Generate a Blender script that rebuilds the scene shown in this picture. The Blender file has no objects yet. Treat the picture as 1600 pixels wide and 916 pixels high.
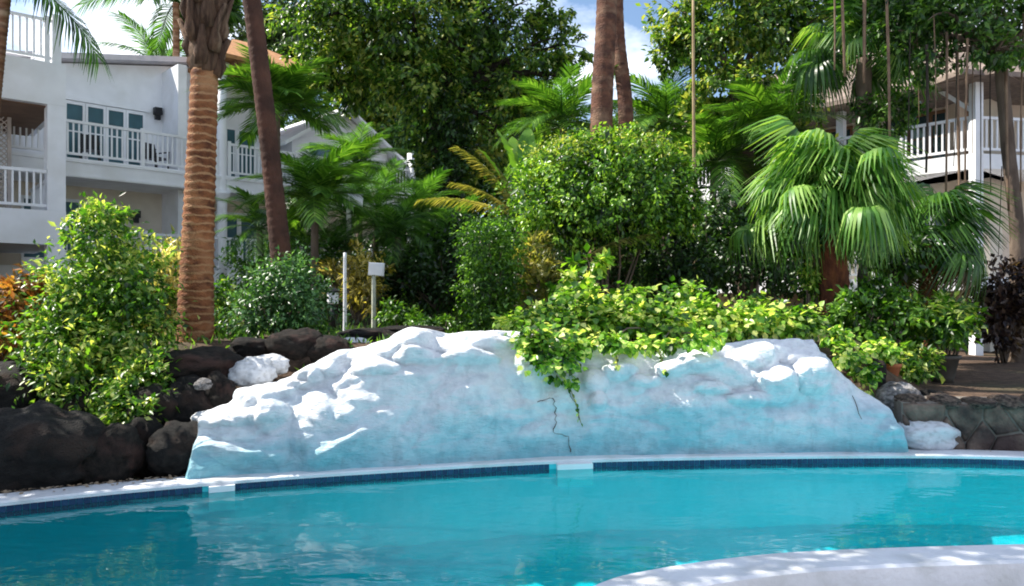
import bpy, math, random
import numpy as np
from mathutils import Vector, Matrix, noise

# ------------------------------------------------------------------ camera, sky, sun, exposure
SC = bpy.context.scene
COL = SC.collection
F, CX, HY, CAMZ = 1200.0, 800.0, 470.0, 1.6
cam_d = bpy.data.cameras.new("camera"); cam = bpy.data.objects.new("camera", cam_d); COL.objects.link(cam)
cam.location = (0, 0, CAMZ); cam.rotation_euler = (math.radians(90), 0, 0)
cam_d.sensor_width = 36; cam_d.lens = 36 * F / 1600; cam_d.shift_y = 12 / 1600
cam_d.clip_start = 0.05; cam_d.clip_end = 2000
SC.camera = cam

SUN_DIR = Vector((-0.86, 0.15, 0.98)).normalized()      # towards the sun
SUN_EL = math.asin(SUN_DIR.z); SUN_AZ = math.atan2(SUN_DIR.x, SUN_DIR.y)
W = bpy.data.worlds.new("World"); SC.world = W; W.use_nodes = True
nt = W.node_tree; nt.nodes.clear()
def N(t, **k):
    n = nt.nodes.new(t)
    for a, b in k.items(): setattr(n, a, b)
    return n
out = N("ShaderNodeOutputWorld"); bg = N("ShaderNodeBackground"); bg.inputs[1].default_value = 0.10
sky = N("ShaderNodeTexSky", sky_type='NISHITA', sun_disc=False)
sky.sun_elevation = SUN_EL; sky.sun_rotation = SUN_AZ; sky.air_density = 1.0; sky.dust_density = 0.4; sky.ozone_density = 2.0
tc = N("ShaderNodeTexCoord"); sep = N("ShaderNodeSeparateXYZ")
add = N("ShaderNodeMath", operation='ADD'); add.inputs[1].default_value = 0.22
dvx = N("ShaderNodeMath", operation='DIVIDE'); dvy = N("ShaderNodeMath", operation='DIVIDE'); cmb = N("ShaderNodeCombineXYZ")
cl = N("ShaderNodeTexNoise"); cl.inputs['Scale'].default_value = 1.5; cl.inputs['Detail'].default_value = 7; cl.inputs['Roughness'].default_value = 0.55
rp = N("ShaderNodeValToRGB"); rp.color_ramp.elements[0].position = 0.48; rp.color_ramp.elements[1].position = 0.64
mx = N("ShaderNodeMixRGB"); mx.inputs[2].default_value = (10.0, 10.4, 11.2, 1)
lk = nt.links.new
lk(tc.outputs['Generated'], sep.inputs[0]); lk(sep.outputs[2], add.inputs[0])
lk(sep.outputs[0], dvx.inputs[0]); lk(add.outputs[0], dvx.inputs[1]); lk(sep.outputs[1], dvy.inputs[0]); lk(add.outputs[0], dvy.inputs[1])
lk(dvx.outputs[0], cmb.inputs[0]); lk(dvy.outputs[0], cmb.inputs[1]); lk(cmb.outputs[0], cl.inputs['Vector'])
lk(cl.outputs[0], rp.inputs[0]); lk(rp.outputs[0], mx.inputs[0]); lk(sky.outputs[0], mx.inputs[1])
lk(mx.outputs[0], bg.inputs[0]); lk(bg.outputs[0], out.inputs[0])

sd = bpy.data.lights.new("sun", 'SUN'); sun = bpy.data.objects.new("sun", sd); COL.objects.link(sun)
sd.energy = 5.0; sd.angle = math.radians(0.5); sd.color = (1.0, 0.94, 0.84)
sun.rotation_euler = (-SUN_DIR).to_track_quat('-Z', 'Y').to_euler(); sun.location = (-20, 5, 30)
SC.view_settings.view_transform = 'Standard'; SC.view_settings.look = 'None'
SC.view_settings.exposure = 0.98; SC.view_settings.gamma = 1.0
SC.render.engine = 'CYCLES'
SC.cycles.max_bounces = 7; SC.cycles.transparent_max_bounces = 8; SC.cycles.diffuse_bounces = 4
SC.cycles.transmission_bounces = 4; SC.cycles.glossy_bounces = 3
SC.cycles.use_denoising = True; SC.cycles.sample_clamp_indirect = 6
SC.cycles.pixel_filter_type = 'BLACKMAN_HARRIS'; SC.cycles.filter_width = 1.9
SC.cycles.caustics_reflective = False; SC.cycles.caustics_refractive = False

random.seed(7)
RNG = np.random.default_rng(11)
PI = math.pi
def at(px, py, Y):
    """photo pixel + distance -> point"""
    return Vector(((px - CX) / F * Y, Y, CAMZ - (py - HY) / F * Y))
def sst(a, b, x):
    t = min(1, max(0, (x - a) / (b - a))); return t * t * (3 - 2 * t)

# ------------------------------------------------------------------ materials
MATS = {}
def new_mat(name):
    m = bpy.data.materials.new(name); m.use_nodes = True; MATS[name] = m
    t = m.node_tree; t.nodes.clear()
    o = t.nodes.new("ShaderNodeOutputMaterial")
    return m, t, o
def solid(name, c1, c2=None, scale=4.0, rough=0.7, bump=0.0, bscale=20.0, spec=0.3, detail=6, metal=0.0, stretch=None, c3=None, s3=1.2, lo=0.35, hi=0.65):
    m, t, o = new_mat(name)
    p = t.nodes.new("ShaderNodeBsdfPrincipled"); t.links.new(p.outputs[0], o.inputs[0])
    p.inputs['Roughness'].default_value = rough; p.inputs['Specular IOR Level'].default_value = spec; p.inputs['Metallic'].default_value = metal
    p.inputs['Base Color'].default_value = (*c1, 1)
    tcn = t.nodes.new("ShaderNodeTexCoord"); src = tcn.outputs['Object']
    if stretch:
        mp = t.nodes.new("ShaderNodeMapping"); mp.inputs['Scale'].default_value = stretch
        t.links.new(src, mp.inputs[0]); src = mp.outputs[0]
    if c2:
        n = t.nodes.new("ShaderNodeTexNoise"); n.inputs['Scale'].default_value = scale; n.inputs['Detail'].default_value = detail
        t.links.new(src, n.inputs['Vector'])
        r = t.nodes.new("ShaderNodeValToRGB")
        r.color_ramp.elements[0].position = lo; r.color_ramp.elements[0].color = (*c1, 1)
        r.color_ramp.elements[1].position = hi; r.color_ramp.elements[1].color = (*c2, 1)
        t.links.new(n.outputs[0], r.inputs[0]); last = r.outputs[0]
        if c3:
            n3 = t.nodes.new("ShaderNodeTexNoise"); n3.inputs['Scale'].default_value = s3; n3.inputs['Detail'].default_value = 5
            t.links.new(src, n3.inputs['Vector'])
            r3 = t.nodes.new("ShaderNodeValToRGB"); r3.color_ramp.elements[0].position = 0.5; r3.color_ramp.elements[1].position = 0.68
            t.links.new(n3.outputs[0], r3.inputs[0])
            mm = t.nodes.new("ShaderNodeMixRGB"); mm.inputs[2].default_value = (*c3, 1)
            t.links.new(r3.outputs[0], mm.inputs[0]); t.links.new(last, mm.inputs[1]); last = mm.outputs[0]
        t.links.new(last, p.inputs['Base Color'])
    if bump:
        b = t.nodes.new("ShaderNodeTexNoise"); b.inputs['Scale'].default_value = bscale; b.inputs['Detail'].default_value = 8
        t.links.new(src, b.inputs['Vector'])
        bb = t.nodes.new("ShaderNodeBump"); bb.inputs['Strength'].default_value = bump; bb.inputs['Distance'].default_value = 0.03
        t.links.new(b.outputs[0], bb.inputs['Height']); t.links.new(bb.outputs[0], p.inputs['Normal'])
    return m
def leafm(name, cols, trans=0.4, tcol=None, rough=0.36, spec=0.55, nscale=0.9):
    """cols: list of base colours picked per leaf and by large patches"""
    cols = [tuple(v * k for v in c) for c, k in zip(cols, [.45, .85] + [1.12] * (len(cols) - 3) + [1.3])]
    cols = [(c[0] * .88, c[1] * 1.12, c[2] * .85) if c[1] > c[0] * 1.15 else c for c in cols]
    m, t, o = new_mat(name)
    g = t.nodes.new("ShaderNodeNewGeometry"); oi = t.nodes.new("ShaderNodeObjectInfo")
    a = t.nodes.new("ShaderNodeMath"); a.operation = 'ADD'; f = t.nodes.new("ShaderNodeMath"); f.operation = 'FRACT'
    t.links.new(g.outputs['Random Per Island'], a.inputs[0]); t.links.new(oi.outputs['Random'], a.inputs[1]); t.links.new(a.outputs[0], f.inputs[0])
    tcn = t.nodes.new("ShaderNodeTexCoord"); n = t.nodes.new("ShaderNodeTexNoise"); n.inputs['Scale'].default_value = nscale; n.inputs['Detail'].default_value = 3
    t.links.new(tcn.outputs['Object'], n.inputs['Vector'])
    mixf = t.nodes.new("ShaderNodeMath"); mixf.operation = 'MULTIPLY_ADD'; mixf.inputs[1].default_value = 1.6; mixf.inputs[2].default_value = -0.8
    t.links.new(n.outputs[0], mixf.inputs[0])
    ad = t.nodes.new("ShaderNodeMath"); ad.operation = 'ADD'; ad.use_clamp = True
    t.links.new(f.outputs[0], ad.inputs[0]); t.links.new(mixf.outputs[0], ad.inputs[1])
    r = t.nodes.new("ShaderNodeValToRGB"); els = r.color_ramp.elements
    while len(els) < len(cols): els.new(0.5)
    for i, c in enumerate(cols):
        els[i].position = i / max(1, len(cols) - 1); els[i].color = (*c, 1)
    t.links.new(ad.outputs[0], r.inputs[0])
    p = t.nodes.new("ShaderNodeBsdfPrincipled"); p.inputs['Roughness'].default_value = rough; p.inputs['Specular IOR Level'].default_value = spec
    t.links.new(r.outputs[0], p.inputs['Base Color'])
    tr = t.nodes.new("ShaderNodeBsdfTranslucent")
    gm = t.nodes.new("ShaderNodeMixRGB"); gm.blend_type = 'MULTIPLY'; gm.inputs[0].default_value = 1.0
    gm.inputs[2].default_value = (*(tcol or (1.9, 1.9, 0.75)), 1)
    t.links.new(r.outputs[0], gm.inputs[1]); t.links.new(gm.outputs[0], tr.inputs[0])
    ms = t.nodes.new("ShaderNodeMixShader"); ms.inputs[0].default_value = trans
    t.links.new(p.outputs[0], ms.inputs[1]); t.links.new(tr.outputs[0], ms.inputs[2]); t.links.new(ms.outputs[0], o.inputs[0])
    return m

M_white = solid('white_paint', (.87, .88, .91), (.80, .81, .84), 2.5, .55, .05, 40, c3=(.74, .74, .74), s3=.9)
M_cream = solid('cream_plaster', (.74, .66, .55), (.66, .58, .48), 2.0, .8, .08, 60)
M_pinkwall = solid('pink_plaster', (.70, .58, .46), (.62, .50, .40), 2.0, .8, .08, 60)
M_brownwall = solid('brown_soffit', (.20, .12, .075), (.15, .09, .06), 3, .8)
M_roof_tc = solid('terracotta_shingle', (.50, .25, .10), (.36, .17, .08), 6, .8, .4, 25)
M_roof_gray = solid('pale_roof', (.62, .58, .60), (.52, .49, .52), 4, .7, .2, 30)
M_shingle = solid('weathered_shingle', (.28, .22, .18), (.18, .14, .12), 8, .85, .4, 30)
M_glass = solid('window_glass', (.02, .05, .06), None, rough=.06, spec=.9)
M_door = solid('teal_door', (.05, .13, .16), (.04, .10, .12), 3, .4)
M_dark = solid('dark_metal', (.012, .012, .014), None, rough=.4)
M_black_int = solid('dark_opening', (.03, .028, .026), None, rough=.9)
M_wood = solid('brown_wood', (.24, .13, .07), (.15, .08, .045), 5, .6, .2, 30, stretch=(1, 1, .15))
M_lattice = solid('lattice_wood', (.52, .46, .42), (.42, .37, .34), 6, .7)
M_greenpost = solid('weathered_post', (.58, .60, .50), (.44, .46, .36), 9, .8, .2, 40)
M_sign = solid('sign_white', (.82, .83, .86), (.76, .77, .80), 3, .5)
M_lava = solid('lava_rock', (.005, .0045, .0045), (.018, .016, .015), 7, .85, 1.0, 34, spec=.3, c3=(.045, .028, .022), s3=1.6)
M_brownrock = solid('brown_rock', (.008, .007, .006), (.03, .023, .019), 6, .9, 1.0, 30, c3=(.065, .034, .028), s3=1.5)
M_greyrock = solid('grey_rock', (.10, .10, .10), (.36, .34, .34), 5, .85, .8, 14, c3=(.05, .045, .04), s3=2)
M_stone = solid('wall_stone', (.035, .028, .025), (.24, .175, .135), 4.5, .85, 1.0, 20, c3=(.06, .04, .036), s3=1.6)
M_mortar = solid('mortar', (.16, .14, .12), (.26, .23, .20), 8, .95, .6, 30)
M_bark_palm = solid('palm_bark', (.30, .155, .085), (.13, .055, .03), 3.0, .85, .6, 22, stretch=(1, 1, 3.5), c3=(.40, .28, .19), s3=1.6)
def ring_bark():
    m = solid('ringed_palm_bark', (.30, .115, .045), (.09, .03, .014), 3.6, .85, .9, 26, stretch=(1.6, 1.6, 2.2), c3=(.36, .18, .085), s3=1.3)
    t = m.node_tree; p = [n for n in t.nodes if n.type == 'BSDF_PRINCIPLED'][0]; src = p.inputs['Base Color'].links[0].from_socket
    tcn = t.nodes.new("ShaderNodeTexCoord"); wv = t.nodes.new("ShaderNodeTexWave"); wv.bands_direction = 'Z'; wv.inputs['Scale'].default_value = 3.3; wv.inputs['Distortion'].default_value = 4.0; wv.inputs['Detail'].default_value = 4; wv.inputs['Detail Scale'].default_value = 1.6
    t.links.new(tcn.outputs['Object'], wv.inputs['Vector'])
    r = t.nodes.new("ShaderNodeValToRGB"); r.color_ramp.elements[0].position = .70; r.color_ramp.elements[1].position = 1.0
    t.links.new(wv.outputs['Fac'], r.inputs[0]); mm = t.nodes.new("ShaderNodeMixRGB"); mm.inputs[2].default_value = (.36, .20, .10, 1)
    t.links.new(r.outputs[0], mm.inputs[0]); t.links.new(src, mm.inputs[1]); t.links.new(mm.outputs[0], p.inputs['Base Color'])
    return m
M_bark_ring = ring_bark()
M_bark_dark = solid('dark_bark', (.10, .045, .03), (.045, .022, .016), 4, .9, .6, 25, stretch=(1, 1, .6))
M_bark_red = solid('red_bark', (.15, .065, .04), (.06, .027, .02), 5, .85, .9, 26, stretch=(1, 1, 1.6), c3=(.22, .13, .085), s3=2.6)
M_bark_grey = solid('grey_bark', (.17, .13, .10), (.09, .065, .05), 5, .9, .7, 18, stretch=(1, 1, .4))
M_bark_blackish = solid('shaded_bark', (.05, .038, .03), (.025, .02, .016), 4, .9, .7, 14)
M_boot = solid('leaf_base_fibre', (.14, .08, .05), (.045, .024, .015), 5, .9, .9, 28, stretch=(4, 4, .5), c3=(.27, .18, .12), s3=2)
M_fibre = solid('red_fibre', (.20, .07, .03), (.08, .025, .015), 6, .9, .8, 30, stretch=(2, 2, .6))
M_root = solid('aerial_root', (.22, .15, .10), (.12, .075, .05), 3, .85)
M_root_pale = solid('pale_stalk', (.40, .30, .17), (.28, .20, .11), 4, .8)
M_ground = solid('soil_mulch', (.055, .035, .024), (.12, .075, .05), 7, .95, 1.0, 25, c3=(.05, .06, .025), s3=.5)
M_deck = solid('deck_concrete', (.62, .60, .62), (.55, .53, .56), 3, .75, .1, 50)
M_coping = solid('coping_white', (.76, .77, .81), (.66, .67, .71), 2.2, .6, .25, 30, c3=(.56, .57, .58), s3=3.5)
M_basin = solid('pool_plaster', (.09, .74, .80), (.07, .67, .74), 1.5, .6)
M_terra = solid('terracotta_pot', (.42, .15, .06), (.30, .10, .045), 5, .8)
M_pot_dark = solid('dark_pot', (.05, .045, .04), (.08, .07, .06), 6, .6)
M_litter = solid('dry_litter', (.30, .20, .12), (.42, .34, .26), 9, .9)

def tile_mat():
    m, t, o = new_mat('blue_mosaic')
    p = t.nodes.new("ShaderNodeBsdfPrincipled"); p.inputs['Roughness'].default_value = .18
    g = t.nodes.new("ShaderNodeNewGeometry"); r = t.nodes.new("ShaderNodeValToRGB")
    r.color_ramp.elements[0].color = (.005, .03, .085, 1); r.color_ramp.elements[1].color = (.012, .065, .15, 1)
    t.links.new(g.outputs['Random Per Island'], r.inputs[0]); t.links.new(r.outputs[0], p.inputs['Base Color']); t.links.new(p.outputs[0], o.inputs[0])
    return m
M_tile = tile_mat()
def water_mat():
    m, t, o = new_mat('pool_water')
    tcn = t.nodes.new("ShaderNodeTexCoord")
    n1 = t.nodes.new("ShaderNodeTexNoise"); n1.inputs['Scale'].default_value = 2.2; n1.inputs['Detail'].default_value = 3; n1.inputs['Distortion'].default_value = .6
    n2 = t.nodes.new("ShaderNodeTexNoise"); n2.inputs['Scale'].default_value = 9.0; n2.inputs['Detail'].default_value = 2
    mp = t.nodes.new("ShaderNodeMapping"); mp.inputs['Scale'].default_value = (.55, 1.25, 1)
    t.links.new(tcn.outputs['Object'], mp.inputs[0]); t.links.new(mp.outputs[0], n1.inputs['Vector']); t.links.new(mp.outputs[0], n2.inputs['Vector'])
    s = t.nodes.new("ShaderNodeMath"); s.operation = 'MULTIPLY_ADD'; s.inputs[1].default_value = .22
    t.links.new(n2.outputs[0], s.inputs[0]); t.links.new(n1.outputs[0], s.inputs[2])
    b = t.nodes.new("ShaderNodeBump"); b.inputs['Strength'].default_value = .36; b.inputs['Distance'].default_value = .03
    t.links.new(s.outputs[0], b.inputs['Height'])
    fr = t.nodes.new("ShaderNodeFresnel"); fr.inputs['IOR'].default_value = 1.33; t.links.new(b.outputs[0], fr.inputs['Normal'])
    gl = t.nodes.new("ShaderNodeBsdfGlossy"); gl.inputs['Roughness'].default_value = .02; t.links.new(b.outputs[0], gl.inputs['Normal'])
    tr = t.nodes.new("ShaderNodeBsdfTransparent"); tr.inputs[0].default_value = (.20, .90, .95, 1)
    df = t.nodes.new("ShaderNodeBsdfDiffuse"); df.inputs[0].default_value = (.015, .30, .37, 1)     # light scattered back by the water itself
    md = t.nodes.new("ShaderNodeMixShader"); md.inputs[0].default_value = .12; t.links.new(tr.outputs[0], md.inputs[1]); t.links.new(df.outputs[0], md.inputs[2])
    ms = t.nodes.new("ShaderNodeMixShader")
    t.links.new(fr.outputs[0], ms.inputs[0]); t.links.new(md.outputs[0], ms.inputs[1]); t.links.new(gl.outputs[0], ms.inputs[2]); t.links.new(ms.outputs[0], o.inputs[0])
    return m
M_water = water_mat()
def whiterock_mat():
    m, t, o = new_mat('painted_white_rock')
    p = t.nodes.new("ShaderNodeBsdfPrincipled"); p.inputs['Roughness'].default_value = .6; p.inputs['Specular IOR Level'].default_value = .25
    tcn = t.nodes.new("ShaderNodeTexCoord"); sp = t.nodes.new("ShaderNodeSeparateXYZ"); t.links.new(tcn.outputs['Object'], sp.inputs[0])
    n = t.nodes.new("ShaderNodeTexNoise"); n.inputs['Scale'].default_value = 1.1; n.inputs['Detail'].default_value = 7; n.inputs['Roughness'].default_value = .65
    mp = t.nodes.new("ShaderNodeMapping"); mp.inputs['Scale'].default_value = (.8, 1, 2.2)
    t.links.new(tcn.outputs['Object'], mp.inputs[0]); t.links.new(mp.outputs[0], n.inputs['Vector'])
    # blue-green waterfall paint patches, with the pool's bounce light tinted in low down
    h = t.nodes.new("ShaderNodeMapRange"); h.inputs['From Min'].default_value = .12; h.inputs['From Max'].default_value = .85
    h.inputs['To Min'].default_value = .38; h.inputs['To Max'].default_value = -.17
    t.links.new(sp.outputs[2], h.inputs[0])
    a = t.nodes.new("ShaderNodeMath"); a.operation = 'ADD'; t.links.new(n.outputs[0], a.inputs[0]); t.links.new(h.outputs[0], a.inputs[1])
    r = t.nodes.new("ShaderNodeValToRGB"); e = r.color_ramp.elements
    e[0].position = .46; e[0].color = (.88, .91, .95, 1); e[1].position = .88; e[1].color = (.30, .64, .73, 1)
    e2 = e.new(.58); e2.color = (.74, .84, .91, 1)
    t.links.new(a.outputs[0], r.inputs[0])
    n2 = t.nodes.new("ShaderNodeTexNoise"); n2.inputs['Scale'].default_value = 9; n2.inputs['Detail'].default_value = 6
    t.links.new(tcn.outputs['Object'], n2.inputs['Vector'])
    r2 = t.nodes.new("ShaderNodeValToRGB"); r2.color_ramp.elements[0].position = .3; r2.color_ramp.elements[0].color = (.80, .80, .82, 1); r2.color_ramp.elements[1].position = .55; r2.color_ramp.elements[1].color = (1, 1, 1, 1)
    t.links.new(n2.outputs[0], r2.inputs[0])
    mm = t.nodes.new("ShaderNodeMixRGB"); mm.blend_type = 'MULTIPLY'; mm.inputs[0].default_value = 1
    t.links.new(r.outputs[0], mm.inputs[1]); t.links.new(r2.outputs[0], mm.inputs[2])
    mps = t.nodes.new("ShaderNodeMapping"); mps.inputs['Scale'].default_value = (5, 5, .7); t.links.new(tcn.outputs['Object'], mps.inputs[0])
    ns = t.nodes.new("ShaderNodeTexNoise"); ns.inputs['Scale'].default_value = 1.6; ns.inputs['Detail'].default_value = 8; ns.inputs['Roughness'].default_value = .7; t.links.new(mps.outputs[0], ns.inputs['Vector'])
    rs_ = t.nodes.new("ShaderNodeValToRGB"); rs_.color_ramp.elements[0].position = .54; rs_.color_ramp.elements[0].color = (1, 1, 1, 1); rs_.color_ramp.elements[1].position = .78; rs_.color_ramp.elements[1].color = (.74, .76, .76, 1)
    t.links.new(ns.outputs[0], rs_.inputs[0]); m3 = t.nodes.new("ShaderNodeMixRGB"); m3.blend_type = 'MULTIPLY'; m3.inputs[0].default_value = 1
    t.links.new(mm.outputs[0], m3.inputs[1]); t.links.new(rs_.outputs[0], m3.inputs[2]); t.links.new(m3.outputs[0], p.inputs['Base Color'])
    b1 = t.nodes.new("ShaderNodeTexNoise"); b1.inputs['Scale'].default_value = 9; b1.inputs['Detail'].default_value = 12; b1.inputs['Roughness'].default_value = .72
    t.links.new(mp.outputs[0], b1.inputs['Vector'])
    vo = t.nodes.new("ShaderNodeTexVoronoi"); vo.inputs['Scale'].default_value = 28; t.links.new(mp.outputs[0], vo.inputs['Vector'])
    ma = t.nodes.new("ShaderNodeMath"); ma.operation = 'MULTIPLY_ADD'; ma.inputs[1].default_value = .16; t.links.new(vo.outputs['Distance'], ma.inputs[0]); t.links.new(b1.outputs[0], ma.inputs[2])
    bb = t.nodes.new("ShaderNodeBump"); bb.inputs['Strength'].default_value = .9; bb.inputs['Distance'].default_value = .06
    t.links.new(ma.outputs[0], bb.inputs['Height']); t.links.new(bb.outputs[0], p.inputs['Normal'])
    t.links.new(p.outputs[0], o.inputs[0])
    return m
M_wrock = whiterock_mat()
M_wstone = solid('painted_white_stone', (.70, .72, .75), (.60, .62, .66), 5, .6, .5, 24, c3=(.48, .49, .50), s3=5)

L_tree = leafm('leaf_tree', [(.03, .075, .012), (.065, .13, .02), (.13, .20, .03), (.30, .33, .08)], .38, nscale=.6)
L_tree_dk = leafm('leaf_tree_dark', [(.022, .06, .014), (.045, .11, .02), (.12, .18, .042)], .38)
L_tree_bg = leafm('leaf_tree_far', [(.04, .075, .025), (.07, .11, .035), (.11, .14, .05)], .3)
L_shrub = leafm('leaf_shrub', [(.03, .10, .012), (.07, .16, .02), (.15, .24, .035), (.42, .45, .14)], .45, nscale=2.0)
L_blue = leafm('leaf_bluegreen', [(.03, .09, .03), (.06, .14, .05), (.16, .25, .12)], .3, nscale=2)
L_hedge = leafm('leaf_hedge', [(.03, .10, .012), (.07, .15, .02), (.15, .23, .04)], .45, nscale=2)
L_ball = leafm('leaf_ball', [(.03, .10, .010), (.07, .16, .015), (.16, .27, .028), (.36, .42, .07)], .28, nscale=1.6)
L_vine = leafm('leaf_golden', [(.03, .10, .010), (.08, .19, .016), (.24, .36, .04), (.62, .62, .22)], .4, nscale=2.5)
L_yellow = leafm('leaf_yellow', [(.22, .20, .03), (.38, .32, .06), (.50, .42, .16)], .4, nscale=3)
L_cream = leafm('leaf_cream', [(.20, .24, .05), (.42, .38, .14), (.62, .55, .32)], .35, nscale=3)
L_croton = leafm('leaf_croton', [(.05, .09, .015), (.30, .10, .03), (.42, .20, .05), (.10, .14, .03)], .35, nscale=3)
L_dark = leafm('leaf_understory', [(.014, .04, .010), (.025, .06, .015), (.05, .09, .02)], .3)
L_purple = leafm('leaf_purple', [(.035, .02, .022), (.07, .04, .035), (.12, .08, .055)], .3)
L_palm = leafm('leaf_palm', [(.045, .12, .014), (.075, .165, .022), (.15, .22, .045)], .38, nscale=2)
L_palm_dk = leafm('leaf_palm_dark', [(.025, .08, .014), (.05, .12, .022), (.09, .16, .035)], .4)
L_fan = leafm('leaf_fan', [(.03, .10, .014), (.065, .16, .025), (.12, .22, .04), (.24, .30, .09)], .32, rough=.45, nscale=1.2)
L_dry = leafm('leaf_dry', [(.16, .10, .05), (.26, .18, .09), (.34, .26, .15)], .3)
L_frond_y = leafm('leaf_frond_yellow', [(.13, .17, .03), (.24, .25, .06), (.34, .30, .10)], .4, nscale=2)
L_banana = leafm('leaf_banana', [(.05, .13, .015), (.10, .20, .025), (.17, .26, .04)], .45)
L_grass = leafm('leaf_grass', [(.04, .11, .015), (.08, .17, .025), (.16, .23, .05)], .35, nscale=3)

# ------------------------------------------------------------------ mesh helpers
class MB:
    def __init__(s): s.v = []; s.f = []; s.n = 0
    def add(s, verts, faces):
        s.v.append(np.asarray(verts, float).reshape(-1, 3)); s.f += [tuple(i + s.n for i in f) for f in faces]; s.n += len(s.v[-1]); return s
    def box(s, x0, x1, y0, y1, z0, z1, M=None):
        c = [(x, y, z) for x in (x0, x1) for y in (y0, y1) for z in (z0, z1)]
        if M: c = [tuple(M @ Vector(p)) for p in c]
        return s.add(c, [(0, 1, 3, 2), (4, 6, 7, 5), (0, 4, 5, 1), (2, 3, 7, 6), (0, 2, 6, 4), (1, 5, 7, 3)])
    def quad(s, pts, M=None):
        if M: pts = [tuple(M @ Vector(p)) for p in pts]
        return s.add(pts, [tuple(range(len(pts)))])
    def prism(s, poly, d, M=None):
        """poly: list of 3D points (one face); extruded by vector d"""
        n = len(poly); a = [Vector(p) for p in poly]; b = [p + Vector(d) for p in a]
        pts = a + b
        if M: pts = [M @ p for p in pts]
        fs = [tuple(range(n))[::-1], tuple(range(n, 2 * n))] + [(i, (i + 1) % n, n + (i + 1) % n, n + i) for i in range(n)]
        return s.add([tuple(p) for p in pts], fs)
    def tube(s, pts, rad, sides=8, cap=True, jitter=0.0):
        pts = [Vector(p) for p in pts]; n = len(pts); V = []; Fc = []
        ref = Vector((1, 0, 0)) if abs((pts[-1] - pts[0]).normalized().x) < .8 else Vector((0, 1, 0))
        for i in range(n):
            d = (pts[min(i + 1, n - 1)] - pts[max(i - 1, 0)])
            d = d.normalized() if d.length > 1e-9 else Vector((0, 0, 1))
            a = (ref - d * ref.dot(d)).normalized(); b = d.cross(a)
            r = rad[i] if hasattr(rad, '__len__') else rad
            for k in range(sides):
                t = 2 * PI * k / sides; rr = r * (1 + (random.uniform(-jitter, jitter) if jitter else 0))
                V.append(tuple(pts[i] + a * (math.cos(t) * rr) + b * (math.sin(t) * rr)))
        for i in range(n - 1):
            for k in range(sides):
                k2 = (k + 1) % sides; Fc.append((i * sides + k, i * sides + k2, (i + 1) * sides + k2, (i + 1) * sides + k))
        if cap: Fc += [tuple(range(sides))[::-1], tuple(range((n - 1) * sides, n * sides))]
        return s.add(V, Fc)
    def lathe(s, prof, c=(0, 0, 0), sides=16):
        V = []; Fc = []
        for r, z in prof:
            for k in range(sides):
                t = 2 * PI * k / sides; V.append((c[0] + r * math.cos(t), c[1] + r * math.sin(t), c[2] + z))
        for i in range(len(prof) - 1):
            for k in range(sides):
                k2 = (k + 1) % sides; Fc.append((i * sides + k, i * sides + k2, (i + 1) * sides + k2, (i + 1) * sides + k))
        Fc += [tuple(range(sides))[::-1], tuple(range((len(prof) - 1) * sides, len(prof) * sides))]
        return s.add(V, Fc)
    def mesh(s, name, mat, smooth=False, off=(0, 0, 0)):
        v = np.concatenate(s.v) - np.array(off, float)
        me = bpy.data.meshes.new(name); me.from_pydata(v.tolist(), [], s.f); me.materials.append(mat)
        if smooth: me.shade_smooth()
        me.update(); return me
def np_mesh(name, V, T, mat, smooth=False):
    """fast mesh from numpy verts (n,3) and faces (m,k)"""
    me = bpy.data.meshes.new(name); V = np.ascontiguousarray(V, np.float32); T = np.ascontiguousarray(T, np.int32); k = T.shape[1]
    me.vertices.add(len(V)); me.vertices.foreach_set('co', V.ravel())
    me.loops.add(T.size); me.loops.foreach_set('vertex_index', T.ravel())
    me.polygons.add(len(T)); me.polygons.foreach_set('loop_start', np.arange(0, T.size, k, dtype=np.int32))
    me.materials.append(mat); me.update(calc_edges=True)
    if smooth: me.shade_smooth()
    return me
def link(name, me, loc=(0, 0, 0), parent=None):
    o = bpy.data.objects.new(name, me); COL.objects.link(o); o.location = loc
    if parent: o.parent = parent
    return o
def tag(o, label=None, cat=None, group=None, kind=None):
    if label: o['label'] = label
    if cat: o['category'] = cat
    if group: o['group'] = group
    if kind: o['kind'] = kind
    return o
def thing(name, loc, label, cat, group=None):
    o = bpy.data.objects.new(name, None); COL.objects.link(o); o.location = loc; o.empty_display_size = .2
    return tag(o, label, cat, group)
def part(root, name, mb, mat, smooth=False, label=None):
    """mb in world coordinates; root (and any part above it) only translated"""
    off = Vector(root.location)
    if root.parent: off += Vector(root.parent.location)
    o = link(name, mb.mesh(name, mat, smooth, off), (0, 0, 0), root)
    if label: o['label'] = label
    return o
def part_np(root, name, V, T, mat, smooth=False):
    return link(name, np_mesh(name, V - np.array(root.location), T, mat, smooth), (0, 0, 0), root)
def unit(a):
    return a / np.maximum(np.linalg.norm(a, axis=1, keepdims=True), 1e-9)

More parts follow.
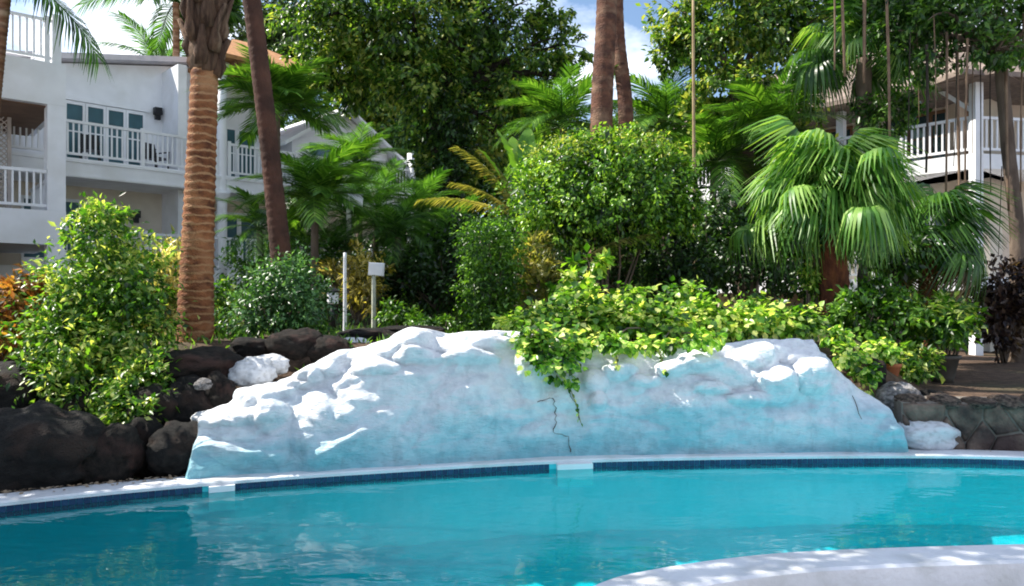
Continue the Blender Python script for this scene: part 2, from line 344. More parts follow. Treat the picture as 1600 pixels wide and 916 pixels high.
# ------------------------------------------------------------------ pool outline and terrain
def catmull(pts, n=14, closed=True):
    r = []; m = len(pts)
    for i in range(m if closed else m - 1):
        p0, p1, p2, p3 = [np.array(pts[j % m] if closed else pts[min(max(j, 0), m - 1)], float) for j in (i - 1, i, i + 1, i + 2)]
        for k in range(n):
            t = k / n
            r.append(.5 * ((2 * p1) + (-p0 + p2) * t + (2 * p0 - 5 * p1 + 4 * p2 - p3) * t * t + (-p0 + 3 * p1 - 3 * p2 + p3) * t ** 3))
    if not closed: r.append(np.array(pts[-1], float))
    return np.array(r)
CTRL = [(-5.6, 4.5), (-3.78, 5.67), (-2.48, 6.30), (-1.33, 6.70), (.36, 7.14), (1.83, 7.32), (3.7, 7.40), (4.87, 7.31), (6.6, 6.9), (7.4, 5.9),
        (6.6, 5.0), (4.9, 4.74), (3.1, 4.66), (1.9, 4.55), (1.29, 4.42), (.735, 4.2), (.43, 3.98), (-.1, 3.35), (-1.2, 2.6), (-3.0, 2.0), (-5.6, 1.7), (-6.7, 2.9)]
OUT = catmull(CTRL)[::-1]           # counter-clockwise?  fixed below
def area(p): return .5 * np.sum(p[:, 0] * np.roll(p[:, 1], -1) - np.roll(p[:, 0], -1) * p[:, 1])
if area(OUT) < 0: OUT = OUT[::-1]
def offset(p, d):
    t = np.roll(p, -1, 0) - np.roll(p, 1, 0); t = unit(t); return p + np.stack([t[:, 1], -t[:, 0]], 1) * d
OUTER = offset(OUT, .28)
def pool_dist(x, y, poly=OUTER):
    """signed distance to the outer coping edge, negative inside"""
    a = poly; b = np.roll(poly, -1, 0); p = np.array((x, y)); ab = b - a
    t = np.clip(((p - a) * ab).sum(1) / (ab ** 2).sum(1), 0, 1); d = np.linalg.norm(a + ab * t[:, None] - p, axis=1).min()
    cond = ((a[:, 1] > y) != (b[:, 1] > y)); xi = a[:, 0] + (y - a[:, 1]) / np.where(ab[:, 1] == 0, 1e-9, ab[:, 1]) * ab[:, 0]
    return -d if (np.sum(cond & (x < xi)) % 2) else d
FAR_PX = [(-200, 830), (0, 783), (330, 750), (560, 738), (860, 718), (1100, 713), (1400, 710), (1600, 713), (1800, 720)]
def coping_y(px):
    """distance of the far coping's outer edge along a column of the picture"""
    y = np.interp(px, [a for a, _ in FAR_PX], [b for _, b in FAR_PX]); return 1.48 * F / (y - HY) + .27
def level(x, y):
    t = sst(-.7, .5, x - .5 * y)
    z = 1.12 * (1 - t) + .56 * t
    z += (1 - t) * sst(11, 20, y) * .7 * sst(3, -3, x) - t * sst(12, 19, y) * .3
    return z + .05 * noise.noise(Vector((x * .8, y * .8, 3.1)))
def ground_z(x, y):
    if y < 2.2 + .32 * abs(x) or (y < 4.4 and x > 0): return -.3
    if abs(x) > 9 and y < 8: return .3
    d = pool_dist(x, y)
    if d < .02: return -1.9
    back = level(x, y)
    w = .75 if x < 3.6 else .5
    if x < 0: w += 1.1 * sst(-1.2, -2.6, x)
    return -.05 + (back + .05) * sst(.15 * w + .5 * sst(-1.2, -2.6, x), 1.35 * w, d)
def axis(lo, hi, step, far, lo2=None):
    a = list(np.arange(lo, hi + 1e-6, step)); s = step; x = hi
    while x < far: s *= 1.35; x += s; a.append(x)
    s = step; x = lo; b = []
    lo2 = -far if lo2 is None else lo2
    while x > lo2: s *= 1.35; x -= s; b.append(x)
    return b[::-1] + a
xs = axis(-9, 11, .2, 500); ys = axis(1.5, 15, .2, 700, -60)
Vg = [(x, y, ground_z(x, y)) for y in ys for x in xs]; nx = len(xs)
Tg = [(j * nx + i, j * nx + i + 1, (j + 1) * nx + i + 1, (j + 1) * nx + i) for j in range(len(ys) - 1) for i in range(nx - 1)]
g = link('ground', np_mesh('ground', np.array(Vg), np.array(Tg), M_ground, True)); tag(g, 'dark mulch and soil of the garden around the pool', kind='structure')

# pool basin, water, coping, tiles
m = len(OUT); mb = MB()
mb.add([(p[0], p[1], .11) for p in OUT] + [(p[0], p[1], -.75) for p in OUT], [(i, (i + 1) % m, m + (i + 1) % m, m + i)[::-1] for i in range(m)])
def pool_floor(x, y):
    d = -pool_dist(x, y, OUT); return -.55 - .95 * (1 - math.exp(-max(0, d) / 1.1)) if d > -.3 else -.55
gx = np.arange(-7.2, 7.9, .16); gy = np.arange(1.3, 7.8, .16)
fl = link('pool_floor', np_mesh('pool_floor', np.array([(x, y, pool_floor(x, y)) for y in gy for x in gx]), np.array([(j * len(gx) + i, j * len(gx) + i + 1, (j + 1) * len(gx) + i + 1, (j + 1) * len(gx) + i) for j in range(len(gy) - 1) for i in range(len(gx) - 1) if pool_dist(gx[i] + .08, gy[j] + .08, OUT) < .2]), M_basin, True)); tag(fl, 'coved turquoise floor of the swimming pool', kind='structure')
b_ = link('pool_basin', mb.mesh('pool_basin', M_basin)); tag(b_, 'turquoise plastered basin of the swimming pool', kind='structure')
INN = offset(OUT, .004)
wv = link('pool_water', np_mesh('pool_water', np.array([(p[0], p[1], .035) for p in INN]), np.array([list(range(m))]), M_water)); tag(wv, 'clear turquoise pool water with soft ripples', kind='structure')
lip = offset(OUT, -.02)
prof = [(lip, .085), (lip, .108), (offset(OUT, -.008), .12), (offset(OUT, .262), .12), (OUTER, .106), (OUTER, -.35), (offset(OUT, .01), -.35), (offset(OUT, .01), .085)]
mb = MB(); mb.add([(q[0], q[1], z) for P, z in prof for q in P], [(a * m + i, a * m + (i + 1) % m, ((a + 1) % 8) * m + (i + 1) % m, ((a + 1) % 8) * m + i) for a in range(8) for i in range(m)])
cp = link('pool_coping', mb.mesh('pool_coping', M_coping)); tag(cp, 'white painted concrete rim of the pool', kind='structure')
# waterline mosaic: two rows of small tiles along the basin wall, broken by white outlets
P2 = offset(OUT, -.006); L = np.linalg.norm(np.roll(P2, -1, 0) - P2, axis=1); cum = np.concatenate([[0], np.cumsum(L)]); tot = cum[-1]
Pc = np.vstack([P2, P2[:1]])
def along(s): s = s % tot; return np.array((np.interp(s, cum, Pc[:, 0]), np.interp(s, cum, Pc[:, 1])))
SP = [at(893, 728, 7.1), at(350, 762, 6.35)]
mb = MB(); nt_ = int(tot / .05)
for i in range(nt_):
    a = along(i * tot / nt_ + .0015); b = along((i + 1) * tot / nt_ - .0015)
    if any(math.hypot(a[0] - q.x, a[1] - q.y) < w_ + .03 for q, w_ in zip(SP, (.17, .10))): continue
    for z0, z1 in ((.036, .083), (-.003, .0335)):
        e = .002 * random.random(); d = np.array((b[1] - a[1], -(b[0] - a[0]))); d = d / np.linalg.norm(d) * -(.002 + e)
        mb.add([(*(a + d), z0), (*(b + d), z0), (*(b + d), z1), (*(a + d), z1)], [(3, 2, 1, 0)])
tl = link('waterline_tiles', mb.mesh('waterline_tiles', M_tile), parent=b_); tl['kind'] = 'stuff'
for q, w_ in zip(SP, (.17, .10)):
    i = int(np.argmin(np.linalg.norm(P2 - np.array((q.x, q.y)), axis=1))); t = unit((P2[(i + 1) % m] - P2[i - 1])[None])[0]
    Mx = Matrix(((t[0], -t[1], 0, P2[i][0]), (t[1], t[0], 0, P2[i][1]), (0, 0, 1, 0), (0, 0, 0, 1)))
    k = MB().box(-w_, w_, -.006, .05, -.12, .0835, Mx)
    link('outlet_block', k.mesh('outlet_block', M_white), parent=b_)
# near deck below the rim
near = [p for p in OUTER if p[1] < 4.75 + .0 and p[1] < 1.2 + .8 * abs(p[0]) + 4]
mb = MB(); mb.add([(-30, -30, -.28), (30, -30, -.28), (30, 5.2, -.28), (-30, 1.2, -.28)], [(0, 1, 2, 3)])
dk = link('pool_deck', mb.mesh('pool_deck', M_deck)); tag(dk, 'pale concrete deck on the camera side of the pool', kind='structure')

# ------------------------------------------------------------------ leaves, crowns, trunks
def leaf_mesh(P, U, Nn, L, Wd, fold=.22, curl=.15):
    U = unit(U); S = unit(np.cross(Nn, U)); Nn = np.cross(U, S)
    L = np.asarray(L).reshape(-1, 1) * np.ones((len(P), 1)); Wd = np.asarray(Wd).reshape(-1, 1) * np.ones((len(P), 1))
    mid = P + U * L * .45 + Nn * fold * Wd * .5
    V = np.stack([P, mid + S * Wd * .5, P + U * L - Nn * curl * L, mid - S * Wd * .5], 1).reshape(-1, 3)
    i = np.arange(len(P))[:, None] * 4
    T = np.concatenate([i + np.array([[0, 1, 2]]), i + np.array([[0, 2, 3]])], 1).reshape(-1, 3)
    return V, T
def rvec(n): return unit(RNG.normal(size=(n, 3)))
def crown(lobes, n, per=36, clump=.24, shell=.55, flat=.75):
    """lobes: (centre, radii). clumps of leaves through the lobes, denser near the surface -> positions and outward directions"""
    w = np.array([(r[0] * r[1] * r[2]) ** .66 for _, r in lobes]); w /= w.sum(); Ps = []; Os = []
    for (c, r), wi in zip(lobes, w):
        nc = max(3, int(n * wi / per)); d = rvec(nc); c = np.array(c); r = np.array(r)
        rad = shell + (1 - shell) * RNG.random((nc, 1)) ** .7
        cc = c + d * r * rad * (1 + .16 * RNG.normal(size=(nc, 1)))
        sz = clump * r.mean() * (0.55 + .9 * RNG.random((nc, 1)))
        k = int(per)
        off = RNG.normal(size=(nc, k, 3)) * np.array([1, 1, flat]) * .62 * sz[:, None, :]
        P = (cc[:, None, :] + off).reshape(-1, 3)
        o = unit((P - c) / r ** 2); Ps.append(P); Os.append(o)
    return np.concatenate(Ps), np.concatenate(Os)
def foliage(root, lobes, n, size, mat, aspect=.5, per=36, clump=.24, shell=.55, droop=.35, up=.6, name='foliage', flat=.75, curl=.15):
    P, O = crown(lobes, n, per, clump, shell, flat); k = len(P)
    P[:, 2] = np.maximum(P[:, 2], root.location[2] + (.03 if root.name != 'variegated_shrub' else -.75))
    U = unit(O * .7 + rvec(k) * .8 + np.array([0, 0, -droop])); Nn = unit(O * .5 + np.array([0, 0, up]) + rvec(k) * .55)
    Ls = size * (.6 + .8 * RNG.random(k)); V, T = leaf_mesh(P, U, Nn, Ls, Ls * aspect, curl=curl)
    return part_np(root, name, V, T, mat)
def bent(a, b, sag=.0, n=6, wob=.06):
    a = Vector(a); b = Vector(b); l = (b - a).length; r = []
    o = Vector((random.uniform(-1, 1), random.uniform(-1, 1), random.uniform(-.4, .6))) * l * wob
    for i in range(n):
        t = i / (n - 1); r.append(a.lerp(b, t) + o * math.sin(PI * t) + Vector((0, 0, sag * l * math.sin(PI * t))))
    return r
def lobe(px, py, Y, rx, ry, depth=None):
    c = at(px, py, Y); k = Y / F; return (tuple(c), (rx * k, (depth if depth else (rx + ry) / 2 * k), ry * k))
def limbs(root, start, lobes, r0, mat, twigs=4, name='limb'):
    for c, r in lobes:
        mb = MB(); s = Vector(start); c = Vector(c); p = bent(s, c, .05, 7, .10); l = (c - s).length
        rr = [r0 * (1 - .75 * i / 6) for i in range(7)]; mb.tube(p, rr, 7)
        for k in range(twigs):
            d = Vector(rvec(1)[0]); e = c + Vector((d.x * r[0], d.y * r[1], d.z * r[2])) * .85
            b0 = p[3 + k % 4]; mb.tube(bent(b0, e, .04, 5, .12), [r0 * .32, r0 * .25, r0 * .18, r0 * .12, r0 * .05], 5)
        part(root, name, mb, mat, True)
def trunk_mb(pts, rad, sides=12, seg=40, rough=.08, freq=1.5):
    """smooth path through pts with gnarly surface"""
    P = catmull([tuple(p) for p in pts], max(3, seg // (len(pts) - 1)), closed=False); n = len(P)
    R = np.interp(np.linspace(0, 1, n), np.linspace(0, 1, len(rad)), rad); mb = MB().tube(P, list(R), sides)
    v = mb.v[0]
    for i in range(len(v)):
        c = P[i // sides]; q = Vector(v[i]); k = 1 + rough * (noise.noise(Vector((q.x * freq * 2, q.y * freq * 2, q.z * freq))) + .5 * noise.noise(q * freq * 4))
        v[i] = c + (v[i] - c) * k
    return mb
def tree(name, label, cat, base, trunk_pts, rad, lobes, n, size, mat, bark, group=None, per=40, clump=.24, shell=.5, twigs=4, aspect=.5, limb_r=None, fname='crown', start=None, up=.6, sides=12):
    t = thing(name, base, label, cat, group)
    part(t, 'trunk', trunk_mb(trunk_pts, rad, sides), bark, True)
    limbs(t, start or trunk_pts[-1], lobes, limb_r or rad[-1] * .7, bark, twigs)
    foliage(t, lobes, n, size, mat, aspect, per, clump, shell, name=fname, up=up)
    return t
def shrub(name, label, base_px, lobes, n, size, mat, bark=None, cat='shrub', group=None, aspect=.5, per=26, clump=.3, shell=.35, stems=4, up=.6, droop=.3, curl=.15):
    px, Y = base_px; x = (px - CX) / F * Y; z = ground_z(x, Y) - .03
    t = thing(name, (x, Y, z), label, cat, group)
    for c, r in lobes[:max(1, min(len(lobes), stems))]:
        mb = MB()
        for k in range(3):
            d = Vector(rvec(1)[0]); e = Vector(c) + Vector((d.x * r[0], d.y * r[1], abs(d.z) * r[2])) * .6
            mb.tube(bent((x + random.uniform(-.05, .05), Y + random.uniform(-.05, .05), z), e, .03, 6, .1), [.022, .019, .016, .012, .008, .004], 5)
        part(t, 'stem', mb, bark or M_bark_grey, True)
    foliage(t, lobes, n, size, mat, aspect, per, clump, shell, droop, up, curl=curl)
    return t

# feather-palm frond: rachis along +X in its own space, arching down
def frond_mesh(name, Ln, mat, nl=34, lw=.035, ll=.55, arch=.55, droop=.5, seed=0):
    R = random.Random(seed); V = []; T = []
    def rach(t): return np.array((Ln * (t - .12 * t * t), 0, Ln * (.30 * t - arch * t * t)))
    n0 = 12; pr = [rach(i / n0) for i in range(n0 + 1)]
    mb = MB().tube(pr, [.022 * Ln / 2.2 * (1 - .85 * i / n0) for i in range(n0 + 1)], 4)
    V = [mb.v[0]]; faces = [f for f in mb.f if len(f) == 4]; base = len(mb.v[0])
    for i in range(nl):
        t = .14 + .86 * i / (nl - 1); p = rach(t); d = rach(min(1, t + .02)) - rach(t - .02); d /= np.linalg.norm(d)
        up = np.array((-d[2], 0, d[0])); l = ll * (.55 + .75 * math.sin(PI * (.12 + .8 * t))) * R.uniform(.85, 1.1)
        for sd_ in (-1, 1):
            s = np.array((0, sd_, 0)); ax = s * .8 + d * (.55 + .5 * t) + up * R.uniform(.05, .3); ax /= np.linalg.norm(ax)
            w = np.cross(ax, up); w = w / np.linalg.norm(w) * lw
            q = [p, p + ax * l * .5 - np.array((0, 0, droop * l * .12)), p + ax * l - np.array((0, 0, droop * l * R.uniform(.5, .9)))]
            vs = [q[0] - w * .3, q[0] + w * .3, q[1] + w * .5, q[1] - w * .5, q[2] + w * .05, q[2] - w * .05]
            V.append(np.array(vs)); faces += [(base, base + 1, base + 2, base + 3), (base + 3, base + 2, base + 4, base + 5)]; base += 6
    return np_mesh(name, np.concatenate(V), np.array(faces), mat)
def fan_mesh(name, R, mat, pet=.8, ns=46, seed=0, droop=.75, span=2.6):
    """palmate leaf: petiole along +X, then a pleated fan with hanging tips"""
    rd = random.Random(seed); V = []; faces = []
    def pet_p(t): return np.array((pet * t, 0, pet * (.35 * t - .22 * t * t)))
    mb = MB().tube([pet_p(i / 5) for i in range(6)], [.018, .016, .014, .013, .012, .010], 4); V = [mb.v[0]]; faces = [f for f in mb.f if len(f) == 4]; base = len(mb.v[0])
    c = pet_p(1)
    for i in range(ns):
        a = span * (2 * i / (ns - 1) - 1); l = R * (.72 + .28 * math.cos(a * .55)) * rd.uniform(.9, 1.08)
        dv = np.array((math.cos(a), math.sin(a), 0)); sv = np.array((-math.sin(a), math.cos(a), 0)); h = span / ns
        rows = []
        for r in (.04, .35, .58, .8, 1.0):
            rr = r * l; drop = droop * R * (max(0, r - .25) ** 2 * 1.0 + 1.6 * max(0, r - .55) ** 1.6) * rd.uniform(.9, 1.15)
            wv_ = h * rr * 1.05 if r <= .58 else h * .46 * l * (1.02 - r) / .42 + .002
            p = c + dv * rr * (1 - .25 * max(0, r - .45)) + np.array((0, 0, .10 * R * math.sin(min(1, r * 1.4) * PI) - drop))
            zf = .012 * R * (1 if i % 2 else -1)
            rows.append((p - sv * wv_ + np.array((0, 0, -zf)), p + sv * wv_ + np.array((0, 0, zf))))
        V.append(np.array([q for rw in rows for q in rw]))
        for k in range(4): faces.append((base + 2 * k, base + 2 * k + 1, base + 2 * k + 3, base + 2 * k + 2))
        base += 10
    return np_mesh(name, np.concatenate(V), np.array(faces), mat)
def paddle_mesh(name, Ln, Wd, mat, pet=.6, arch=.35, seed=0, n=12):
    rd = random.Random(seed); V = []; faces = []
    mb = MB().tube([(pet * i / 4, 0, 0) for i in range(5)], [.03, .028, .025, .02, .018], 5); V = [mb.v[0]]; faces = [f for f in mb.f if len(f) == 4]; b = len(mb.v[0])
    for i in range(n + 1):
        t = i / n; w = Wd * .5 * max(.02, math.sin(PI * min(1, .04 + t * .96)) ** .6) * (1 + .12 * rd.uniform(-1, 1))
        x = pet + Ln * t; z = -arch * Ln * t * t
        V.append(np.array([(x, -w, z + .16 * w + rd.uniform(-.03, .03)), (x, 0, z), (x, w, z + .16 * w + rd.uniform(-.03, .03))]))
    for i in range(n):
        k = b + 3 * i; faces += [(k, k + 1, k + 4, k + 3), (k + 1, k + 2, k + 5, k + 4)]
    return np_mesh(name, np.concatenate(V), np.array(faces), mat, True)
def place(root, name, me, world, az, el, roll=0, s=1.0):
    o = link(name, me, Vector(world) - Vector(root.location), root)
    o.rotation_euler = (Matrix.Rotation(az, 3, 'Z') @ Matrix.Rotation(-el, 3, 'Y') @ Matrix.Rotation(roll, 3, 'X')).to_euler(); o.scale = (s, s, s)
    return o
FR = [frond_mesh('frond_green', 2.4, L_palm, nl=44, lw=.05, ll=.6, seed=i, arch=.5 + .1 * i) for i in range(3)]
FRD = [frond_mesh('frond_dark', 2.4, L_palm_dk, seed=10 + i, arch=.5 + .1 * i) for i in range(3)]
FRC = [frond_mesh('frond_coconut', 3.6, L_palm_dk, nl=52, lw=.045, ll=.75, arch=.42 + .08 * i, droop=.8, seed=20 + i) for i in range(3)]
FRY = [frond_mesh('frond_yellow', 2.4, L_frond_y, nl=56, lw=.03, ll=.24, arch=.30, droop=.9, seed=30 + i) for i in range(2)]
FAN = [fan_mesh('fan_leaf', .42 + .025 * i, L_fan, pet=.5 + .2 * (i % 4), seed=i, droop=.5 + .18 * i, ns=30) for i in range(6)]
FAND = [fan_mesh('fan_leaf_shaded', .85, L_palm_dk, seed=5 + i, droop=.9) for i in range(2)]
FANDRY = [fan_mesh('fan_leaf_dry', .75, L_dry, seed=8 + i, droop=1.3) for i in range(2)]

def palm_trunk_mb(pts, rad, ring=.085, sides=14, depth=.035):
    P0 = catmull([tuple(p) for p in pts], 30, closed=False); seg = np.linalg.norm(np.diff(P0, axis=0), axis=1); cu = np.concatenate([[0], np.cumsum(seg)])
    n = int(cu[-1] / ring) * 3; P = []; R = []
    for i in range(n):
        s = cu[-1] * i / (n - 1); t = s / cu[-1]; P.append([np.interp(s, cu, P0[:, k]) for k in range(3)])
        r = np.interp(t, np.linspace(0, 1, len(rad)), rad); R.append(r * (1 + (depth, .0, -depth)[i % 3] + random.uniform(-.014, .014)))
    return MB().tube(P, R, sides, jitter=.018)
def feather_palm(name, label, px, Y, top_py, trunk_r, meshes, n, s, bark, base_px=None, group=None, elev=(-.1, 1.1), cat='palm tree', azoff=0.0, lean_top_px=None, seed=1):
    rd = random.Random(seed); bx = base_px if base_px else px; x = (bx - CX) / F * Y; z = ground_z(x, Y) - .05
    t = thing(name, (x, Y, z), label, cat, group); top = at(px, top_py, Y)
    mid = Vector((x, Y, z)).lerp(top, .5) + Vector((.05 * rd.uniform(-1, 1), 0, 0))
    part(t, 'trunk', palm_trunk_mb([(x, Y, z), mid, top], [trunk_r * 1.25, trunk_r, trunk_r * .9]), bark, True)
    for i in range(n):
        az = azoff + 2 * PI * (i * .382) + rd.uniform(-.2, .2); e = elev[0] + (elev[1] - elev[0]) * (i + .5) / n
        place(t, 'frond', meshes[i % len(meshes)], top + Vector((0, 0, .02)), az, e, rd.uniform(-.25, .25), s * rd.uniform(.85, 1.1))
    return t
def fan_palm(name, label, px, Y, top_py, trunk_r, meshes, n, s, bark, dry=0, seed=1, group=None, elev=(-.55, 1.1)):
    rd = random.Random(seed); x = (px - CX) / F * Y; z = ground_z(x, Y) - .05
    t = thing(name, (x, Y, z), label, 'palm tree', group); top = at(px, top_py, Y)
    part(t, 'trunk', trunk_mb([(x, Y, z), Vector((x + .04, Y, z)).lerp(top, .5), top], [trunk_r * .95, trunk_r, trunk_r * 1.1], 14, 40, .25, 4), bark, True)
    for i in range(n):
        az = 2 * PI * i * .382 + rd.uniform(-.2, .2); e = elev[0] + (elev[1] - elev[0]) * (i + .5) / n
        place(t, 'fan_leaf', meshes[i % len(meshes)], top + Vector((0, 0, .25 * i / n)), az, e, rd.uniform(-.55, .55), s * rd.uniform(.8, 1.15))
    for i in range(dry):
        place(t, 'dry_leaf', FANDRY[i % 2], top - Vector((0, 0, .1)), rd.uniform(0, 2 * PI), rd.uniform(-1.1, -.7), rd.uniform(-.3, .3), s * .9)
    return t

# ------------------------------------------------------------------ buildings
def frame(origin, d):
    d = Vector((d[0], d[1], 0)).normalized(); n = Vector((-d.y, d.x, 0))
    return Matrix(((d.x, n.x, 0, origin[0]), (d.y, n.y, 0, origin[1]), (0, 0, 1, 0), (0, 0, 0, 1)))
BAL = {}
def railing(root, M, x0, x1, y, z0, z1, mat, step=.135, posts=(), axis_y=False):
    """top and bottom rail with single balusters; runs along local x (or y) of frame M"""
    rt = Vector(root.location); P = lambda u: M @ (Vector((y, u, z0)) if axis_y else Vector((u, y, z0)))
    o = P(x0); d = (P(x1) - o); L_ = d.length; d.normalize(); ang = math.atan2(d.y, d.x); h = z1 - z0
    mb = MB().box(0, L_, -.04, .04, h - .07, h).box(0, L_, -.03, .03, .08, .14)
    for p in posts: mb.box(p - .05, p + .05, -.05, .05, 0, h + .05)
    r = link('railing', mb.mesh('railing', mat), o - rt, root); r.rotation_euler = (0, 0, ang)
    key = round(h, 2)
    if key not in BAL: BAL[key] = MB().box(-.02, .02, -.018, .018, .142, h - .072).mesh('baluster', mat)
    for i in range(int(L_ / step)):
        u = step * (i + .5)
        if any(abs(u - p) < .09 for p in posts): continue
        link('baluster', BAL[key], (u, 0, 0), r)
    return r
def glazed_door(root, M, x0, x1, y, z0, z1, leaves, frame_mat, pane_mat, name='french_door'):
    w = (x1 - x0) / leaves
    for i in range(leaves):
        a = x0 + i * w; mb = MB()
        mb.box(a + .005, a + .07, y - .06, y, z0, z1, M).box(a + w - .07, a + w - .005, y - .06, y, z0, z1, M).box(a + .07, a + w - .07, y - .06, y, z1 - .09, z1, M).box(a + .07, a + w - .07, y - .06, y, z0, z0 + .28, M)
        mb.box(a + .07, a + w - .07, y - .05, y - .01, z0 + .28 + (z1 - z0 - .37) * .5 - .02, z0 + .28 + (z1 - z0 - .37) * .5 + .02, M)
        d = part(root, name, mb, frame_mat)
        part_sub(d, 'pane', MB().box(a + .07, a + w - .07, y - .03, y - .02, z0 + .28, z1 - .09, M), pane_mat, root)
def part_sub(p, name, mb, mat, root):
    return link(name, mb.mesh(name, mat, False, Vector(root.location)), (0, 0, 0), p)
def wall_lamp(root, M, x, y, z, s=1.0):
    mb = MB().box(x - .03, x + .03, y - .06, y, z - .10, z + .10, M).box(x - .09 * s, x + .09 * s, y - .24, y - .05, z - .02, z + .16 * s, M).box(x - .06 * s, x + .06 * s, y - .2, y - .08, z - .14 * s, z - .02, M)
    part(root, 'wall_lamp', mb, M_dark)

# --- long villa behind the tall palm
MV = frame((-11.8, 20.2), (.716, .698)); o = MV @ Vector((0, 0, 1.2))
V1 = thing('white_villa', o, 'long white two storey villa with slatted balconies and a brown hip roof', 'building')
part(V1, 'foundation', MB().box(-4, 11.5, 0, 8, -.5, 2.0, MV), M_cream)
part(V1, 'ground_floor_slab', MB().box(-4, 11.5, 0, 8, 2.0, 2.5, MV), M_white)
part(V1, 'upper_floor_slab', MB().box(-4, 11.5, 0, 8, 4.88, 5.39, MV), M_white)
part(V1, 'slab_trim', MB().box(-4, 11.5, -.03, 0, 5.28, 5.36, MV).box(-4, 11.5, -.02, 0, 4.9, 4.96, MV), M_white)
part(V1, 'ground_floor_wall', MB().box(-4, 11.2, 1.8, 8, 2.5, 4.88, MV), M_cream)
part(V1, 'upper_wall', MB().prism([(-4, 1.8, 5.39), (7.0, 1.8, 5.39), (7.0, 1.8, 8.3), (4.9, 1.8, 9.15), (-4, 1.8, 7.55)], (0, 6, 0), MV), M_white)
part(V1, 'party_wall', MB().box(3.15, 3.4, .5, 1.8, 5.39, 8.62, MV).box(3.15, 3.4, .5, 1.8, 2.5, 4.88, MV), M_white)
part(V1, 'pale_roof', MB().prism([(-4.4, 1.35, 7.5), (4.9, 1.35, 9.2), (4.9, 1.35, 9.36), (-4.4, 1.35, 7.66)], (0, 7, 0), MV).prism([(4.9, 1.35, 9.2), (7.6, 1.35, 8.2), (7.6, 1.35, 8.36), (4.9, 1.35, 9.36)], (0, 7, 0), MV), M_roof_gray)
glazed_door(V1, MV, .45, 2.65, 1.8, 5.40, 7.30, 4, M_white, M_door)
part(V1, 'door_lintel', MB().box(.3, 2.8, 1.72, 1.8, 7.32, 7.46, MV), M_white)
glazed_door(V1, MV, 4.2, 6.2, 1.8, 5.40, 7.3, 3, M_white, M_door)
glazed_door(V1, MV, 4.0, 6.4, 1.8, 2.52, 4.5, 3, M_white, M_door)
glazed_door(V1, MV, -.6, .9, 1.8, 2.52, 4.5, 2, M_white, M_door)
wall_lamp(V1, MV, 2.98, 1.8, 7.30, 1.2); wall_lamp(V1, MV, 2.35, 1.8, 4.1, 1.2)
railing(V1, MV, -4, 4.15, .06, 5.40, 6.40, M_white, posts=(.05, 2.0, 4.0, 6.0, 8.1))
railing(V1, MV, 4.45, 11.42, .06, 5.40, 6.40, M_white, posts=(.05, 2.3, 4.6, 6.9))
railing(V1, MV, 0, 11.4, .06, 2.51, 3.52, M_white, posts=(.05, 2.1, 4.2, 6.5, 9, 11.3))
for u, zt in ((4.3, 8.70), (11.4, 6.5)):
    part(V1, 'column', MB().tube([MV @ Vector((u, .1, z)) for z in (1.9, 3, 5, 7, zt)], [.15] * 5, 14), M_white, True)
part(V1, 'column_capital', MB().tube([MV @ Vector((4.3, .1, z)) for z in (8.52, 8.62, 8.70, 8.78)], [.16, .21, .26, .27], 14), M_white, True)
part(V1, 'column_capital', MB().tube([MV @ Vector((4.3, .1, z)) for z in (4.6, 4.72, 4.82, 4.87)], [.16, .19, .24, .25], 14), M_white, True)
def hip(mb, M, x0, x1, y0, y1, z, zt, t=.12, ridge=.3):
    xm0 = x0 + (y1 - y0) * ridge; xm1 = x1 - (y1 - y0) * ridge; ym = (y0 + y1) / 2
    if xm1 < xm0: xm0 = xm1 = (x0 + x1) / 2
    b = [(x0, y0), (x1, y0), (x1, y1), (x0, y1)]
    pts = [(x, y, z) for x, y in b] + [(x, y, z + t) for x, y in b] + [(xm0, ym, zt), (xm1 + .01, ym, zt)]
    mb.add([tuple(M @ Vector(p)) for p in pts], [(3, 2, 1, 0), (0, 1, 5, 4), (1, 2, 6, 5), (2, 3, 7, 6), (3, 0, 4, 7), (4, 5, 9, 8), (6, 7, 8, 9), (7, 4, 8), (5, 6, 9)])
rf = part(V1, 'hip_roof', hip(MB(), MV, 3.95, 8.1, -.55, 5.2, 8.80, 10.6) or None, M_roof_tc) if False else None
mbh = MB(); hip(mbh, MV, 3.95, 8.1, -.55, 5.2, 8.80, 10.4); rf = part(V1, 'hip_roof', mbh, M_roof_tc, label='orange brown shingled hip roof')
for i in range(11):
    u = 4.1 + i * .38; part_sub(rf, 'rafter', MB().box(u - .04, u + .04, -.45, 2.2, 8.66, 8.797, MV), M_wood, V1)
# low white gable at the villa's far end
part(V1, 'gable_wall', MB().prism([(7.05, .9, 5.395), (10.9, .9, 5.395), (10.9, .9, 7.0), (9.0, .9, 8.25), (7.05, .9, 7.0)], (0, 6.4, 0), MV), M_white)
part(V1, 'gable_roof', MB().prism([(6.6, .5, 6.85), (9.0, .5, 8.42), (9.0, .5, 8.30), (6.6, .5, 6.72)], (0, 7.2, 0), MV).prism([(9.003, .5, 8.42), (11.7, .5, 6.66), (11.7, .5, 6.53), (9.003, .5, 8.30)], (0, 7.2, 0), MV), M_white)
part(V1, 'window', MB().box(7.7, 8.6, .86, .897, 5.6, 7.0, MV), M_glass)

